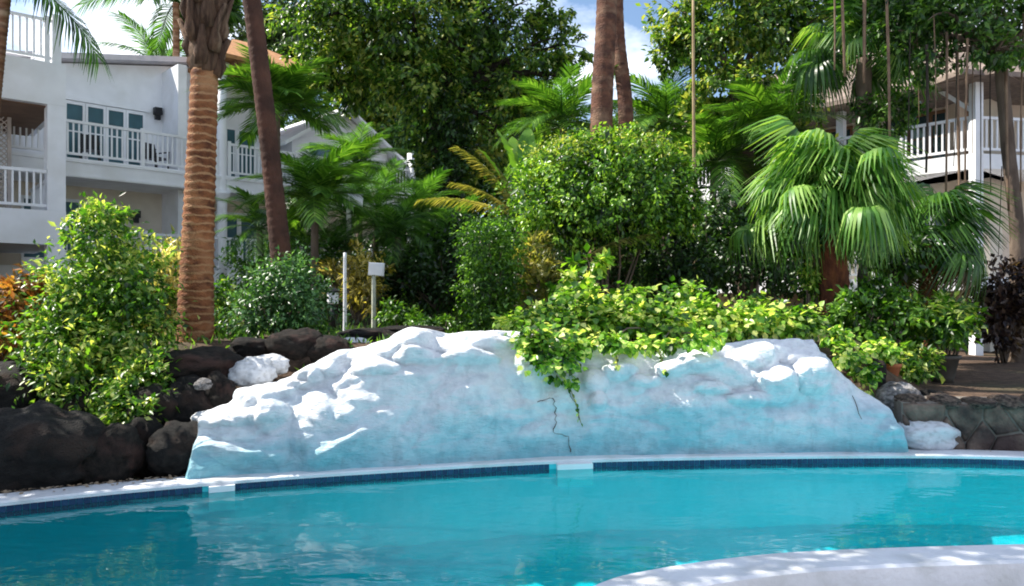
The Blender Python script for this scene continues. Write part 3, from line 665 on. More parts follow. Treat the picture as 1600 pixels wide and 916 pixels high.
# --- corner block at the left edge
ML = frame(((90 - CX) / F * 17.5, 17.5), (.76, .65)); o = ML @ Vector((0, 0, .7))
V2 = thing('white_apartment_block', o, 'white corner block with stacked balconies and a lattice screen', 'building')
Lx = -7
part(V2, 'upper_beam', MB().box(Lx, .17, 0, 4.2, 6.05, 7.0, ML), M_white)
part(V2, 'soffit', MB().box(Lx, .02, .2, 4.1, 6.02, 6.046, ML), M_brownwall)
part(V2, 'middle_slab', MB().box(Lx, .17, 0, 4.2, 2.87, 3.64, ML), M_white)
part(V2, 'lower_slab', MB().box(Lx, .17, 0, 4.2, -.2, .6, ML), M_white)
part(V2, 'corner_post', MB().box(-.2, .165, .003, .4, 3.642, 6.048, ML), M_white)
part(V2, 'corner_post', MB().box(-.2, .165, .003, .4, .6, 2.868, ML), M_white)
part(V2, 'roof_post', MB().box(-.10, .08, .02, .2, 7.002, 8.12, ML), M_white)
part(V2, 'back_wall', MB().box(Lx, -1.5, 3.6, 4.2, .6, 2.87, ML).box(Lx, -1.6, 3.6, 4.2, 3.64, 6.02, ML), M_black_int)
part(V2, 'side_wall', MB().box(Lx, -2.8, 1.6, 4.2, 7.002, 9.6, ML), M_white)
railing(V2, ML, Lx, -.11, .08, 7.0, 8.0, M_white, posts=(2.2, 4.5, 6.8))
railing(V2, ML, Lx, -.21, .08, 3.64, 4.56, M_white, posts=(2.2, 4.5))
railing(V2, ML, .12, 3.9, .06, 7.0, 8.0, M_white, axis_y=True)
railing(V2, ML, .45, 3.9, .06, 3.64, 4.56, M_white, axis_y=True)
lat = part(V2, 'lattice_screen', MB().box(-2.3, -2.22, 1.9, 1.98, 3.65, 6.02, ML), M_lattice)
part_sub(lat, 'screen_post', MB().box(-.72, -.64, 1.9, 1.98, 3.65, 6.02, ML), M_lattice, V2)
for i in range(30):
    for sg in (1, -1):
        c = 3.7 + i * .125; xa, xb = -2.22, -.72; za = c if sg > 0 else c - 1.5; zb = c - 1.5 if sg > 0 else c
        lo_, hi_ = 3.66, 6.01
        def clip(xa, za, xb, zb):
            pts = []
            for (x, z) in ((xa, za), (xb, zb)):
                if z < lo_: t = (lo_ - za) / (zb - za); x = xa + (xb - xa) * t; z = lo_
                if z > hi_: t = (hi_ - za) / (zb - za); x = xa + (xb - xa) * t; z = hi_
                pts.append((x, z))
            return pts
        if max(za, zb) < lo_ or min(za, zb) > hi_: continue
        (x1_, z1_), (x2_, z2_) = clip(xa, za, xb, zb)
        if abs(x1_ - x2_) < .05: continue
        yy = 1.93 + (.012 if sg > 0 else 0); w_ = .02
        part_sub(lat, 'lattice_slat', MB().prism([(x1_, yy, z1_ - w_), (x2_, yy, z2_ - w_), (x2_, yy, z2_ + w_), (x1_, yy, z1_ + w_)], (0, .01, 0), ML), M_lattice, V2)

# --- block on the right
MA = frame((11.48, 19), (-.647, .763)); MA = MA @ Matrix.Diagonal((1, -1, 1, 1))      # local x recedes to the left, +y into the building
MBm = frame((11.48, 19), (.985, .17)); o = Vector((11.48, 19, .2))
V3 = thing('cream_apartment_block', o, 'cream block with white balcony rails behind hanging roots', 'building')
part(V3, 'upper_slab', MB().box(.05, 9, .02, 5, 4.88, 5.26, MA), M_white)
part(V3, 'upper_slab', MB().box(.02, 7, .02, 5, 4.88, 5.25, MBm), M_white)
part(V3, 'lower_slab', MB().box(.05, 9, .02, 5, 1.85, 2.2, MA), M_white)
part(V3, 'lower_slab', MB().box(.02, 7, .02, 5, 1.85, 2.19, MBm), M_white)
part(V3, 'wall_left_wing', MB().box(.3, 9, 1.9, 5, 2.2, 7.4, MA), M_cream)
part(V3, 'wall_right_wing', MB().box(.9, 7, 1.7, 5.2, .0, 7.4, MBm), M_pinkwall)
part(V3, 'base_wall', MB().box(.3, 9, 1.9, 5, -.1, 1.85, MA), M_cream)
part(V3, 'corner_post', MB().box(-.11, .11, -.11, .11, -.2, 6.98, MBm), M_white)
part(V3, 'post', MB().box(3.4, 3.6, .05, .25, -.2, 6.95, MA), M_white)
part(V3, 'bracket', MB().prism([(.1, .05, 6.25), (.1, .05, 6.38), (.75, .05, 6.95), (.9, .05, 6.95)], (0, .1, 0), MA), M_white)
railing(V3, MA, .12, 8.9, .06, 5.27, 6.2, M_white, step=.15, posts=(1.7, 3.4, 5.2, 7.0))
railing(V3, MBm, .12, 6.9, .06, 5.26, 6.18, M_white, step=.15, posts=(2.2, 4.4))
railing(V3, MA, .12, 8.9, .06, 2.21, 3.1, M_white, step=.15, posts=(1.7, 3.4))
mbh = MB(); hip(mbh, MA, -.75, 9.5, -.6, 6, 6.98, 9.3); part(V3, 'roof', mbh, M_shingle)
mbh = MB(); hip(mbh, MBm, -.9, 7.6, -.6, 6.2, 7.0, 9.2); part(V3, 'roof', mbh, M_shingle)
glazed_door(V3, MA, 1.2, 3.0, 1.9, 5.27, 6.9, 3, M_wood, M_glass)
glazed_door(V3, MA, 4.0, 5.5, 1.9, 5.27, 6.9, 2, M_wood, M_glass)
glazed_door(V3, MBm, 1.15, 2.1, 1.7, 5.26, 6.9, 1, M_wood, M_glass)
part(V3, 'window', MB().box(1.2, 2.0, 1.64, 1.697, 2.8, 4.2, MBm), M_glass)
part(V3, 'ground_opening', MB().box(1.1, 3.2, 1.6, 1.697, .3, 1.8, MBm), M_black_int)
glazed_door(V3, MA, 1.0, 3.2, 1.9, 2.21, 4.2, 3, M_white, M_glass)

# balcony chair on the villa
def patio_chair(label, M, x, y, z, rot):
    t = thing('patio_chair', M @ Vector((x, y, z)), label, 'chair'); K = M @ Matrix.Translation((x, y, z)) @ Matrix.Rotation(rot, 4, 'Z')
    part(t, 'seat', MB().box(-.25, .25, -.25, .25, .40, .44, K), M_dark)
    part(t, 'backrest', MB().prism([(-.25, .22, .44), (.25, .22, .44), (.25, .34, .92), (-.25, .34, .92)], (0, .03, 0), K), M_dark)
    for sx in (-1, 1):
        part(t, 'armrest', MB().box(sx * .25 - .025, sx * .25 + .025, -.25, .25, .62, .65, K).box(sx * .25 - .015, sx * .25 + .015, -.24, -.21, .44, .62, K), M_dark)
        for sy in (-1, 1): part(t, 'leg', MB().box(sx * .23 - .018, sx * .23 + .018, sy * .23 - .018, sy * .23 + .018, 0, .40, K), M_dark)
patio_chair('dark patio chair on the villa balcony beside the glazed doors', MV, 2.7, 1.0, 5.39, .4)
patio_chair('dark patio chair on the villa balcony in front of the glazed doors', MV, .9, .95, 5.39, -.2)

# ------------------------------------------------------------------ white painted rock wall
TOP = [(300, 655), (335, 639), (362, 618), (416, 606), (443, 597), (484, 574), (520, 560), (560, 548), (592, 536), (641, 519), (700, 522), (740, 519), (800, 520), (860, 530), (920, 543),
       (1000, 550), (1060, 547), (1100, 543), (1180, 535), (1280, 534), (1300, 556), (1340, 600), (1370, 622), (1395, 640), (1412, 668)]
LEAN = [(300, .4), (360, .58), (480, .75), (600, .6), (760, .5), (900, .42), (1280, .42), (1340, .4), (1412, .3)]
BUMPS = [] and [(610, .90, 60, .05, .16), (720, .88, 70, .05, .16), (540, .80, 30, .10, .10), (400, .75, 40, .10, .16), (345, .72, 30, .10, .14), (928, .72, 22, .12, .15), (975, .80, 40, .07, .10), (1050, .72, 30, .08, .09),
         (1140, .75, 45, .09, .16), (1205, .72, 32, .16, .24), (1240, .90, 60, .07, .14), (1180, .45, 40, .06, .12)]
STONES = [(336, 655, 34, 16), (372, 652, 30, 15), (395, 622, 40, 17), (432, 608, 34, 15), (425, 645, 36, 16), (470, 592, 34, 17), (512, 575, 30, 14), (548, 560, 36, 15), (590, 548, 32, 15), (585, 575, 40, 13), (636, 534, 36, 15), (650, 560, 44, 11), (700, 540, 50, 11), (752, 535, 44, 11), (730, 560, 46, 10), (926, 598, 20, 17), (932, 628, 13, 15), (968, 582, 30, 12), (1005, 598, 26, 11), (1048, 580, 24, 12), (1092, 572, 34, 15), (1140, 585, 40, 20), (1185, 560, 34, 18), (1205, 600, 28, 30), (1248, 552, 38, 16), (1168, 625, 34, 10), (1262, 590, 26, 26), (1110, 610, 30, 9)]     # painted-over stones of the crest, in the picture of the wall's face
nu, nv, ncap = 420, 92, 10
cols = np.linspace(300, 1412, nu); Vw = []
for ci, px in enumerate(cols):
    yb = float(coping_y(px)) - .13; ln = float(np.interp(px, [a for a, _ in LEAN], [b for _, b in LEAN])); yt = float(np.interp(px, [a for a, _ in TOP], [b for _, b in TOP]))
    zt = CAMZ - (yt - HY) / F * (yb + ln); xb = (px - CX) / F * (yb + ln * .45)
    endf = min(1, (ci + 1) / 7, (nu - ci) / 6)
    for j in range(nv + ncap + 1):
        v = min(1, j / nv); k = max(0, j - nv) / ncap
        y = yb + ln * (.14 * v + .86 * v ** 4.5) + k * .75; z = -.06 + (zt + .06) * v - k * k * .5
        q = Vector((xb, y, z)); rowk = v
        st = .7 + .4 * sst(.35, .95, v); lf = sst(620, 420, px)
        wq = q + Vector((.25 * noise.noise(q * 1.7), 0, .18 * noise.noise(q * 1.9 + Vector((7, 0, 0)))))
        d1, pp = noise.voronoi(Vector((wq.x * 1.15, 0, wq.z * 2.0))); cell = .30 * min(.45, d1[1] - d1[0])
        d2, _ = noise.voronoi(Vector((wq.x * 2.7 + 9, 0, wq.z * 4.4))); cell2 = .13 * min(.4, d2[1] - d2[0])
        rid = 1 - abs(noise.noise(Vector((wq.x * 1.3, 3, wq.z * 3.2)))) * 2
        d = .10 * noise.noise(q * .8 + Vector((4, 0, 0))) + st * cell * (.8 + .7 * lf) + st * cell2 * (.7 + .6 * lf) + .05 * rid * (1 - .5 * st) + .05 * noise.noise(q * 2.6) + .03 * noise.noise(q * 6) + .012 * noise.noise(q * 14)
        for bx, bv, sx, sv, am in BUMPS:
            dv = (v - bv) / sv; d += am * math.exp(-((px - bx) / sx) ** 2) * math.exp(-dv * dv if dv < 0 else -dv * dv * 3.0)
        sy = HY - (z - CAMZ) / y * F; wx = px + 9 * noise.noise(q * 3.1); wy = sy + 6 * noise.noise(q * 3.3 + Vector((5, 5, 5))); hb = 0
        for si, (bx, by, rx, ry) in enumerate(STONES):
            r2 = ((wx - bx) / (rx * 1.15)) ** 2 + ((wy - by) / (ry * 1.15)) ** 2
            if r2 < 1: hb = max(hb, (.10 + .03 * (si % 3)) * (1 - r2 ** 1.6) ** .6)
        d += hb * (1 - k)
        d *= endf * sst(0, .32, v) * (1 - .7 * k)
        Vw.append((xb, y - d * .85, z * (.35 + .65 * endf) + d * .30 * sst(0, .4, v)))
nr = nv + ncap + 1
Tw = [(i * nr + j, (i + 1) * nr + j, (i + 1) * nr + j + 1, i * nr + j + 1) for i in range(nu - 1) for j in range(nr - 1)]
ww = link('painted_rock_wall', np_mesh('painted_rock_wall', np.array(Vw), np.array(Tw), M_wrock, True)); tag(ww, 'long lumpy rock wall painted white, with blue paint and tinted-in pool bounce at the rim', 'rock wall')
# crack lines in the plaster
mb = MB()
def wall_pt(px, py):
    c = int(np.clip(round((px - 300) / (1412 - 300) * (nu - 1)), 0, nu - 1)); best = None
    for j in range(nv):
        p = Vw[c * nr + j]; sy = HY - (p[2] - CAMZ) / p[1] * F
        if best is None or abs(sy - py) < best[0]: best = (abs(sy - py), p)
    return Vector(best[1]) + Vector((0, -.004, .001))
for path in ([(838, 628), (862, 622), (868, 650), (862, 676), (886, 682), (891, 714)], [(886, 606), (900, 640), (905, 662)], [(1330, 618), (1334, 665)]):
    P = []
    for (a, b), (c, d) in zip(path[:-1], path[1:]):
        for k in range(5): P.append(wall_pt(a + (c - a) * k / 5 + random.uniform(-1.5, 1.5), b + (d - b) * k / 5))
    mb.tube(P, [random.uniform(.0015, .006) for _ in P], 4)
cr = link('crack', mb.mesh('crack', solid('crack_dark', (.10, .09, .08), None)), parent=ww)

# ------------------------------------------------------------------ boulders
def rock_mesh(name, mat, seed, sub=4, amp=.28, facet=.2):
    import bmesh
    bm = bmesh.new(); bmesh.ops.create_icosphere(bm, subdivisions=sub, radius=1); s = Vector((seed * 7.3, seed * 1.7, seed * 3.9))
    for v in bm.verts:
        d, _ = noise.voronoi(v.co * 1.3 + s); n = noise.noise(v.co * 1.1 + s) * amp + (d[1] - d[0]) * facet + .10 * noise.noise(v.co * 3 + s) + .06 * noise.noise(v.co * 6 + s) + .045 * noise.noise(v.co * 13 + s)
        p = v.co * (0.92 + n); k = max(abs(p.x), abs(p.y), abs(p.z)); v.co = p * (1 - .10 * max(0, k - .8))
    me = bpy.data.meshes.new(name); bm.to_mesh(me); bm.free(); me.materials.append(mat); me.shade_smooth(); return me
def rock(name, label, px, py, Y, rx, ry, mat, seed, cat='rock', group=None, amp=.28, facet=.2, rz=0, depth=None, tilt=0):
    k = Y / F; c = at(px, py, Y)
    o = link(name, rock_mesh(name, mat, seed, 4, amp, facet), c); o.scale = (rx * k, (depth or (rx + ry) * .5) * k, ry * k); o.rotation_euler = (0, tilt, rz)
    return tag(o, label, cat, group)
rock('lava_boulder', 'largest black lava boulder at the left edge of the pool rim', 52, 708, 6.35, 108, 74, M_lava, 1, depth=75, facet=.3)
rock('lava_boulder', 'brownish weathered boulder between two black boulders on the pool rim', 172, 712, 6.48, 52, 54, M_brownrock, 2, depth=50)
rock('lava_boulder', 'rounded black boulder touching the white rock wall at the pool rim', 284, 706, 6.72, 50, 48, M_lava, 3, depth=50, amp=.15)
rock('lava_boulder', 'narrow dark rock wedged behind the rim under the leafy shrub', 226, 700, 6.85, 34, 52, M_lava, 4)
rock('lava_boulder', 'flat reddish slab rock lying at the foot of the ringed palm', 300, 575, 7.75, 78, 34, M_brownrock, 5, depth=70, amp=.2)
rock('lava_boulder', 'dark rock below the flat slab, beside the white wall', 298, 634, 7.35, 52, 48, M_lava, 6)
rock('lava_boulder', 'small brown rock beside the white painted stones', 347, 618, 7.35, 26, 34, M_brownrock, 7)
rock('lava_boulder', 'black rock shelf beneath the orange leaved plant', 15, 615, 7.3, 85, 48, M_lava, 8, depth=60)
rock('lava_boulder', 'black rock half hidden under the hanging leaves of the big shrub', 120, 640, 7.25, 70, 40, M_lava, 9)
rock('lava_boulder', 'black rock in the shade under the big shrub, above the rounded boulder', 235, 640, 7.15, 50, 40, M_lava, 10)
rock('lava_boulder', 'rusty dark rock under the blue-green shrub, by the wall crest', 462, 536, 8.35, 44, 24, M_brownrock, 11, depth=34)
rock('lava_boulder', 'dark brown rounded rock resting on the crest of the white wall', 515, 545, 8.35, 36, 23, M_brownrock, 12, depth=34)
rock('lava_boulder', 'low dark rock behind the wall crest near the thin posts', 575, 524, 9.0, 50, 12, M_lava, 13, depth=30)
rock('lava_boulder', 'low dark rock behind the wall crest near the white sign', 645, 517, 9.4, 55, 9, M_lava, 14, depth=30)
rock('lava_boulder', 'small black rock at the shady side of the ringed palm', 395, 543, 8.4, 36, 18, M_lava, 15)
rock('pale_stone', 'small pale stone set on the dark rock below the slab', 318, 601, 7.05, 14, 9, M_greyrock, 16)
rock('white_stone', 'white painted block of stone beside the small brown rock', 393, 583, 7.75, 38, 25, M_wstone, 17, amp=.15, facet=.35)
rock('white_stone', 'white painted round stone sitting on top of the white block', 424, 570, 8.0, 28, 18, M_wstone, 18, amp=.15)
rock('white_stone', 'white painted stone behind the dark rounded rock on the crest', 552, 537, 8.7, 26, 10, M_wstone, 19, amp=.15)
rock('white_stone', 'white painted flat stone at the low left end of the wall', 338, 655, 7.0, 42, 18, M_wstone, 20, amp=.15)
rock('white_boulder', 'white painted angular boulder alone on the rim beside the stone wall', 1443, 681, 7.82, 54, 31, M_wstone, 31, amp=.16, facet=.12)
rock('grey_boulder', 'grey speckled boulder above the end of the white wall', 1406, 625, 8.15, 36, 27, M_greyrock, 22, facet=.3)
rock('dark_stone', 'dark stone between trailing golden leaves and the orange pot', 1362, 592, 8.35, 20, 38, M_lava, 23)
rock('dark_stone', 'dark stone beside the grey speckled boulder, against the masonry', 1448, 632, 8.35, 32, 26, M_lava, 24)

# fallen leaves and grit along the rim
P = []
for i in range(260):
    px = random.choice([random.uniform(-40, 340)] * 3 + [random.uniform(340, 1600)]); Yc = float(coping_y(px)) - random.uniform(.0, .06) - (random.random() < .08) * .1
    P.append(((px - CX) / F * Yc, Yc, .123))
P = np.array(P); k = len(P); U = unit(np.c_[RNG.normal(size=(k, 2)), .1 * RNG.normal(size=k)]); V_, T_ = leaf_mesh(P, U, unit(np.c_[.3 * RNG.normal(size=(k, 2)), np.ones(k)]), .03 + .03 * RNG.random(k), .015 + .02 * RNG.random(k), curl=-.1)
lt = link('leaf_litter', np_mesh('leaf_litter', V_, T_, M_litter)); tag(lt, 'dry fallen leaves and grit scattered along the pool rim', kind='stuff')

# ------------------------------------------------------------------ stone retaining wall on the right
def clip_poly(poly, p, n):
    r = []
    for i in range(len(poly)):
        a, b = poly[i], poly[(i + 1) % len(poly)]; da = (a - p).dot(n); db = (b - p).dot(n)
        if da <= 0: r.append(a)
        if (da < 0) != (db < 0) and abs(da - db) > 1e-9: r.append(a + (b - a) * (da / (da - db)))
    return r
rs = [(3.95, float(coping_y(1405)) + .12), (4.5, float(coping_y(1500)) + .10), (5.2, 7.62), (5.9, 7.50), (6.6, 7.2), (7.3, 6.7)]
Pw = catmull(rs, 10, closed=False); cw = np.concatenate([[0], np.cumsum(np.linalg.norm(np.diff(Pw, axis=0), axis=1))]); Lw = cw[-1]
def wall_xy(s, d=0.0):
    x = np.interp(s, cw, Pw[:, 0]); y = np.interp(s, cw, Pw[:, 1]); x2 = np.interp(s + .02, cw, Pw[:, 0]); y2 = np.interp(s + .02, cw, Pw[:, 1])
    if s + .02 > Lw: x2, y2 = 2 * x - np.interp(s - .02, cw, Pw[:, 0]), 2 * y - np.interp(s - .02, cw, Pw[:, 1])
    t = Vector((x2 - x, y2 - y)).normalized(); return Vector((x + t.y * d, y - t.x * d))
t = thing('stone_wall', (Pw[0][0], Pw[0][1], 0), 'low retaining wall of dark irregular stones beside the white boulder', 'stone wall')
mb = MB(); n = 40; pts = []
for i in range(n + 1):
    s = Lw * i / n
    for d, z in ((0, -.1), (.0, .57), (-.32, .60), (-.32, -.1)):
        q = wall_xy(s, d); pts.append((q.x, q.y, z))
fs = [(4 * i + a, 4 * (i + 1) + a, 4 * (i + 1) + (a + 1) % 4, 4 * i + (a + 1) % 4) for i in range(n) for a in range(4)] + [(0, 1, 2, 3), (4 * n + 3, 4 * n + 2, 4 * n + 1, 4 * n)]
part(t, 'mortar_core', mb.add(pts, fs), M_mortar)
rd = random.Random(5); sites = []
for r_ in range(2):
    for i in range(int(Lw / .36) + 1): sites.append(Vector(((i + .5 * (r_ % 2) + rd.uniform(-.33, .33)) * .36, .16 + .27 * r_ + rd.uniform(-.10, .10))))
for c in sites:
    poly = [Vector((0, .02)), Vector((Lw, .02)), Vector((Lw, .57)), Vector((0, .57))]
    for q in sites:
        if q is not c and (q - c).length < 1: poly = clip_poly(poly, (c + q) / 2, (q - c).normalized()) or poly
    if len(poly) < 3: continue
    cen = sum(poly, Vector((0, 0))) / len(poly); k = len(poly); V_ = []
    h = rd.uniform(.03, .07)
    for sc_, d in ((.94, -.02), (.90, h * .6), (.74, h * .9), (.40, h * 1.05)):
        for p in poly:
            w = cen + (p - cen) * sc_ * (1 + .03 * rd.uniform(-1, 1)); xy = wall_xy(min(max(w.x, 0), Lw), d + rd.uniform(-.008, .008)); V_.append((xy.x, xy.y, w.y))
    fs = [(a * k + i, a * k + (i + 1) % k, (a + 1) * k + (i + 1) % k, (a + 1) * k + i) for a in (0, 1, 2) for i in range(k)] + [tuple(range(3 * k, 4 * k))]
    part(t, 'stone', MB().add(V_, fs), M_stone, True)

CAPS = [rock_mesh('cap_stone', M_stone, 40 + i, 3, .2, .3) for i in range(3)]
for i in range(int(Lw / .3)):
    q = wall_xy(.15 + i * .3, -.10 + rd.uniform(-.04, .04)); o = link('cap_stone', CAPS[i % 3], Vector((q.x, q.y, .57)) - Vector(t.location), t)
    o.scale = (rd.uniform(.15, .2), rd.uniform(.13, .17), rd.uniform(.06, .10)); o.rotation_euler = (0, rd.uniform(-.1, .1), rd.uniform(0, 6.3))
# ------------------------------------------------------------------ garden posts, signs, lamp, pots
def gz(px, Y): return ground_z((px - CX) / F * Y, Y) - .02
def post_sign(name, label, px, Y, y_top, sign=None, r=.03, mat=M_greenpost, cat='sign', lean=0):
    x = (px - CX) / F * Y; z0 = gz(px, Y); t = thing(name, (x, Y, z0), label, cat); tp = at(px + lean, y_top, Y)
    part(t, 'post', trunk_mb([(x, Y, z0 - .05), ((x + tp.x) / 2, Y, (z0 + tp.z) / 2), tp], [r * 1.1, r, r * .9], 8, 10, .1), mat, True)
    if sign:
        sx, sy, hw, hh = sign; c = at(sx, sy, Y); w = hw * Y / F; h = hh * Y / F
        Kx = Matrix.Translation(c) @ Matrix.Rotation(-.25, 4, 'Z') @ Matrix.Rotation(.07, 4, 'Y')
        part(t, 'sign_board', MB().box(-w, w, -.055, -.03, -h, h, Kx), M_sign)
        part(t, 'board_frame', MB().box(-w - .012, w + .012, -.03, -.012, -h - .012, h + .012, Kx), M_white)
    return t
post_sign('sign_post', 'small white sign on a weathered post by the yellow shrub', 584, 12.0, 428, (589, 421, 12, 9), .036)
post_sign('garden_post', 'bare thin pale post between the small lamp and the white sign', 539, 11.8, 395, None, .028, M_sign, 'post')
post_sign('sign_post', 'white sign on a tall mossy post among the palm fronds', 545, 15.0, 306, (552, 313, 16, 9), .05)
x = (520 - CX) / F * 11.5; z0 = gz(520, 11.5); t = thing('garden_lamp', (x, 11.5, z0), 'small garden lamp with a white shade on a black stem', 'lamp')
c = at(520, 466, 11.5)
part(t, 'stem', MB().tube([(x, 11.5, z0 - .03), (c.x, 11.5, c.z - .05)], [.045, .04], 8), M_dark, True)
part(t, 'lamp_shade', MB().lathe([(.065, -.09), (.085, -.08), (.085, .08), (.07, .09)], c, 12), M_sign)
part(t, 'cap', MB().lathe([(.11, .092), (.11, .11), (.03, .16)], c, 12), M_dark)
def pot(name, label, px, Y, py_top, r, h, mat, plant_lobes, n, size, lm):
    c = at(px, py_top, Y); t = thing(name, (c.x, Y, c.z - h), label, 'potted plant')
    part(t, 'pot', MB().lathe([(r * .62, -h), (r * .70, -h * .8), (r * .95, -.05), (r * 1.08, -.04), (r * 1.08, 0), (r * .9, 0), (r * .85, -.04)], c, 18), mat, True)
    for cc, rr in plant_lobes[:2]:
        part(t, 'stem', MB().tube(bent(c - Vector((0, 0, .1)), cc, 0, 5), [.02, .018, .014, .01, .006], 5), M_bark_grey, True)
    foliage(t, plant_lobes, n, size, lm, .45, 20, .4, .2)
pot('potted_plant', 'dark tapered pot holding a leafy green plant near the mulch', 1472, 9.6, 555, .20, .34, M_pot_dark, [lobe(1470, 510, 9.6, 40, 38), lobe(1440, 490, 9.7, 30, 28)], 1200, .11, L_shrub)
pot('potted_plant', 'terracotta pot tucked among leaves above the grey boulder', 1393, 8.7, 568, .10, .17, M_terra, [lobe(1392, 555, 8.7, 20, 12)], 220, .09, L_vine)

# ------------------------------------------------------------------ the tall ringed palm
t = thing('ringed_palm', (at(305, 545, 9).x, 9, gz(305, 9)), 'ringed red brown palm trunk rising from the slab rock, shaggy at its top', 'palm tree')
b = Vector(t.location)
part(t, 'trunk', palm_trunk_mb([b - Vector((0, 0, .1)), at(307, 440, 9), at(313, 280, 9), at(320, 110, 9)], [.215, .185, .165, .15], .09, 20, .035), M_bark_ring, True)
cr0 = at(320, 115, 9); ct = at(330, -690, 9)
part(t, 'crown_shaft', trunk_mb([cr0, cr0.lerp(ct, .3), cr0.lerp(ct, .7), ct], [.14, .19, .19, .19, .18, .17, .17, .17, .17], 14, 60, .35, 3), M_boot, True)
for i in range(110):
    f = i / 109; a = i * 2.4; z = cr0.z - .02 + f * (ct.z - cr0.z) * .97; cxx = cr0.x + (ct.x - cr0.x) * f; rr = .14 + .055 * min(1, f * 12)
    p0 = Vector((cxx + math.cos(a) * rr * .8, 9 + math.sin(a) * rr * .8, z)); p1 = p0 + Vector((math.cos(a) * .05, math.sin(a) * .05, .22)); p2 = p0 + Vector((math.cos(a + .3) * random.uniform(.06, .2), math.sin(a + .3) * .12, .38 + .16 * random.random()))
    part(t, 'leaf_base', MB().tube([p0, p0.lerp(p1, .5) + Vector((math.cos(a), math.sin(a), 0)) * .03, p1, p2], [.085, .08, .06, .025], 6, jitter=.25), M_boot, True)
for i in range(8):
    place(t, 'frond', FRC[i % 3], ct + Vector((0, 0, .05 * i / 2)), i * 2.4 + 1.2, .75 + .6 * i / 7, random.uniform(-.2, .2), .62)
# leaning dark trunk
xb = at(452, 515, 10.5); zb = gz(452, 10.5)
t = thing('leaning_palm', (xb.x, 10.5, zb), 'slender dark palm trunk leaning over the blue-green shrub', 'palm tree')
pp = [Vector((xb.x, 10.5, zb - .1)), at(438, 390, 10.5), at(420, 220, 10.5), at(401, 60, 10.5), at(378, -130, 10.5), at(345, -480, 10.5), at(300, -950, 10.5)]
part(t, 'trunk', palm_trunk_mb(pp, [.155, .13, .125, .12, .115, .11, .10], .11, 14, .025), M_bark_dark, True)
for i in range(9): place(t, 'frond', FRC[i % 3], pp[-1], i * 2.4 + 1, .1 + 1.1 * i / 8, random.uniform(-.2, .2), .72)
# trunk pair behind the clipped dome
for px, pt, Y, r, lab in ((940, 948, 14.0, .205, 'thick straight red trunk rising behind the dome bush'), (978, 963, 16.0, .16, 'thinner darker trunk standing just behind the thick red trunk')):
    x = (px - CX) / F * Y; z = gz(px, Y); t = thing('tall_palm', (x, Y, z), lab, 'palm tree')
    top = at(pt + 8, -420, Y)
    part(t, 'trunk', palm_trunk_mb([(x, Y, z - .1), at(px, 190, Y), at(pt, 0, Y), top], [r * 1.2, r, r * .85, r * .7], .16, 16, .018), M_bark_red, True)
    for i in range(8): place(t, 'frond', FRC[i % 3], top, i * 2.4 + 1, .1 + 1.1 * i / 7, random.uniform(-.2, .2), .75)
# palm whose drooping frond crosses the upper left, and palms beyond the roofs
cpal = feather_palm('coconut_palm', 'palm beside the corner block with one long frond drooping past its balcony', 20, 15.5, -130, .13, FRC, 12, 1.0, M_bark_palm, base_px=-40, azoff=2.0, elev=(.3, 1.0), seed=3)
place(cpal, 'frond', FRC[0], at(-35, -62, 15.5), .05, -.55, .3, .92)
feather_palm('coconut_palm', 'far palm showing one grey-green frond above the villa roof', 252, 40, 118, .16, FRC, 9, 1.0, M_bark_palm, elev=(.45, 1.0), seed=4)
feather_palm('coconut_palm', 'far palm whose fronds show beside the shaggy palm top', 275, 34, 5, .16, FRC, 14, 1.15, M_bark_palm, elev=(-.2, .9), seed=6)

# feather palms in front of the villa
feather_palm('areca_palm', 'bright green arching palm in front of the villa balcony rail', 432, 15.0, 178, .08, FR, 30, .58, M_bark_grey, elev=(-.05, 1.25), seed=11)
feather_palm('areca_palm', 'arching palm below the bright one, beside the leaning trunk', 492, 13.5, 318, .07, FR + FRD[:1], 28, .54, M_bark_grey, elev=(-.05, 1.25), seed=12)
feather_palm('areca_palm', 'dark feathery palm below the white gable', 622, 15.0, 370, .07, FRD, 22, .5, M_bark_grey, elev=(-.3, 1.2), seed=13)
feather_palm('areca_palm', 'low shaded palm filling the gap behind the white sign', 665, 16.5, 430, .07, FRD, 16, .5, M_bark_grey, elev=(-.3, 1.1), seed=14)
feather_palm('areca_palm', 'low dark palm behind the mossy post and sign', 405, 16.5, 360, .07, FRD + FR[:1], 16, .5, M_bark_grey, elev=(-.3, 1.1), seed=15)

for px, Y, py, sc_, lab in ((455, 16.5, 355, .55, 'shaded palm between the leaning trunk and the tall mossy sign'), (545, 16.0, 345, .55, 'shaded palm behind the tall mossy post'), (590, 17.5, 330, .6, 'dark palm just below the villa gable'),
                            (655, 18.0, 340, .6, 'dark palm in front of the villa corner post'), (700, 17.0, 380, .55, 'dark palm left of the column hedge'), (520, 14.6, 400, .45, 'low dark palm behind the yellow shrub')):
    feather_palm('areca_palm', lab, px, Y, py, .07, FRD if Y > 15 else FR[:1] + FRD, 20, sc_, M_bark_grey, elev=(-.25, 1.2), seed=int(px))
for px, Y, py, sc_, lab in ((1115, 16.5, 260, .75, 'feathery palm just right of the straw coloured pole'), (1205, 16.5, 215, .75, 'feathery palm between the pale forked trunk and the tall fan palm'), (1040, 19.0, 205, .8, 'feathery palm rising right of the trunk pair'), (880, 17.0, 200, .7, 'feathery palm rising left of the trunk pair'), (560, 19.5, 262, .6, 'feathery palm before the white gable wall')):
    feather_palm('areca_palm', lab, px, Y, py, .08, FR + FRD, 24, sc_, M_bark_grey, elev=(-.25, 1.2), seed=int(px))
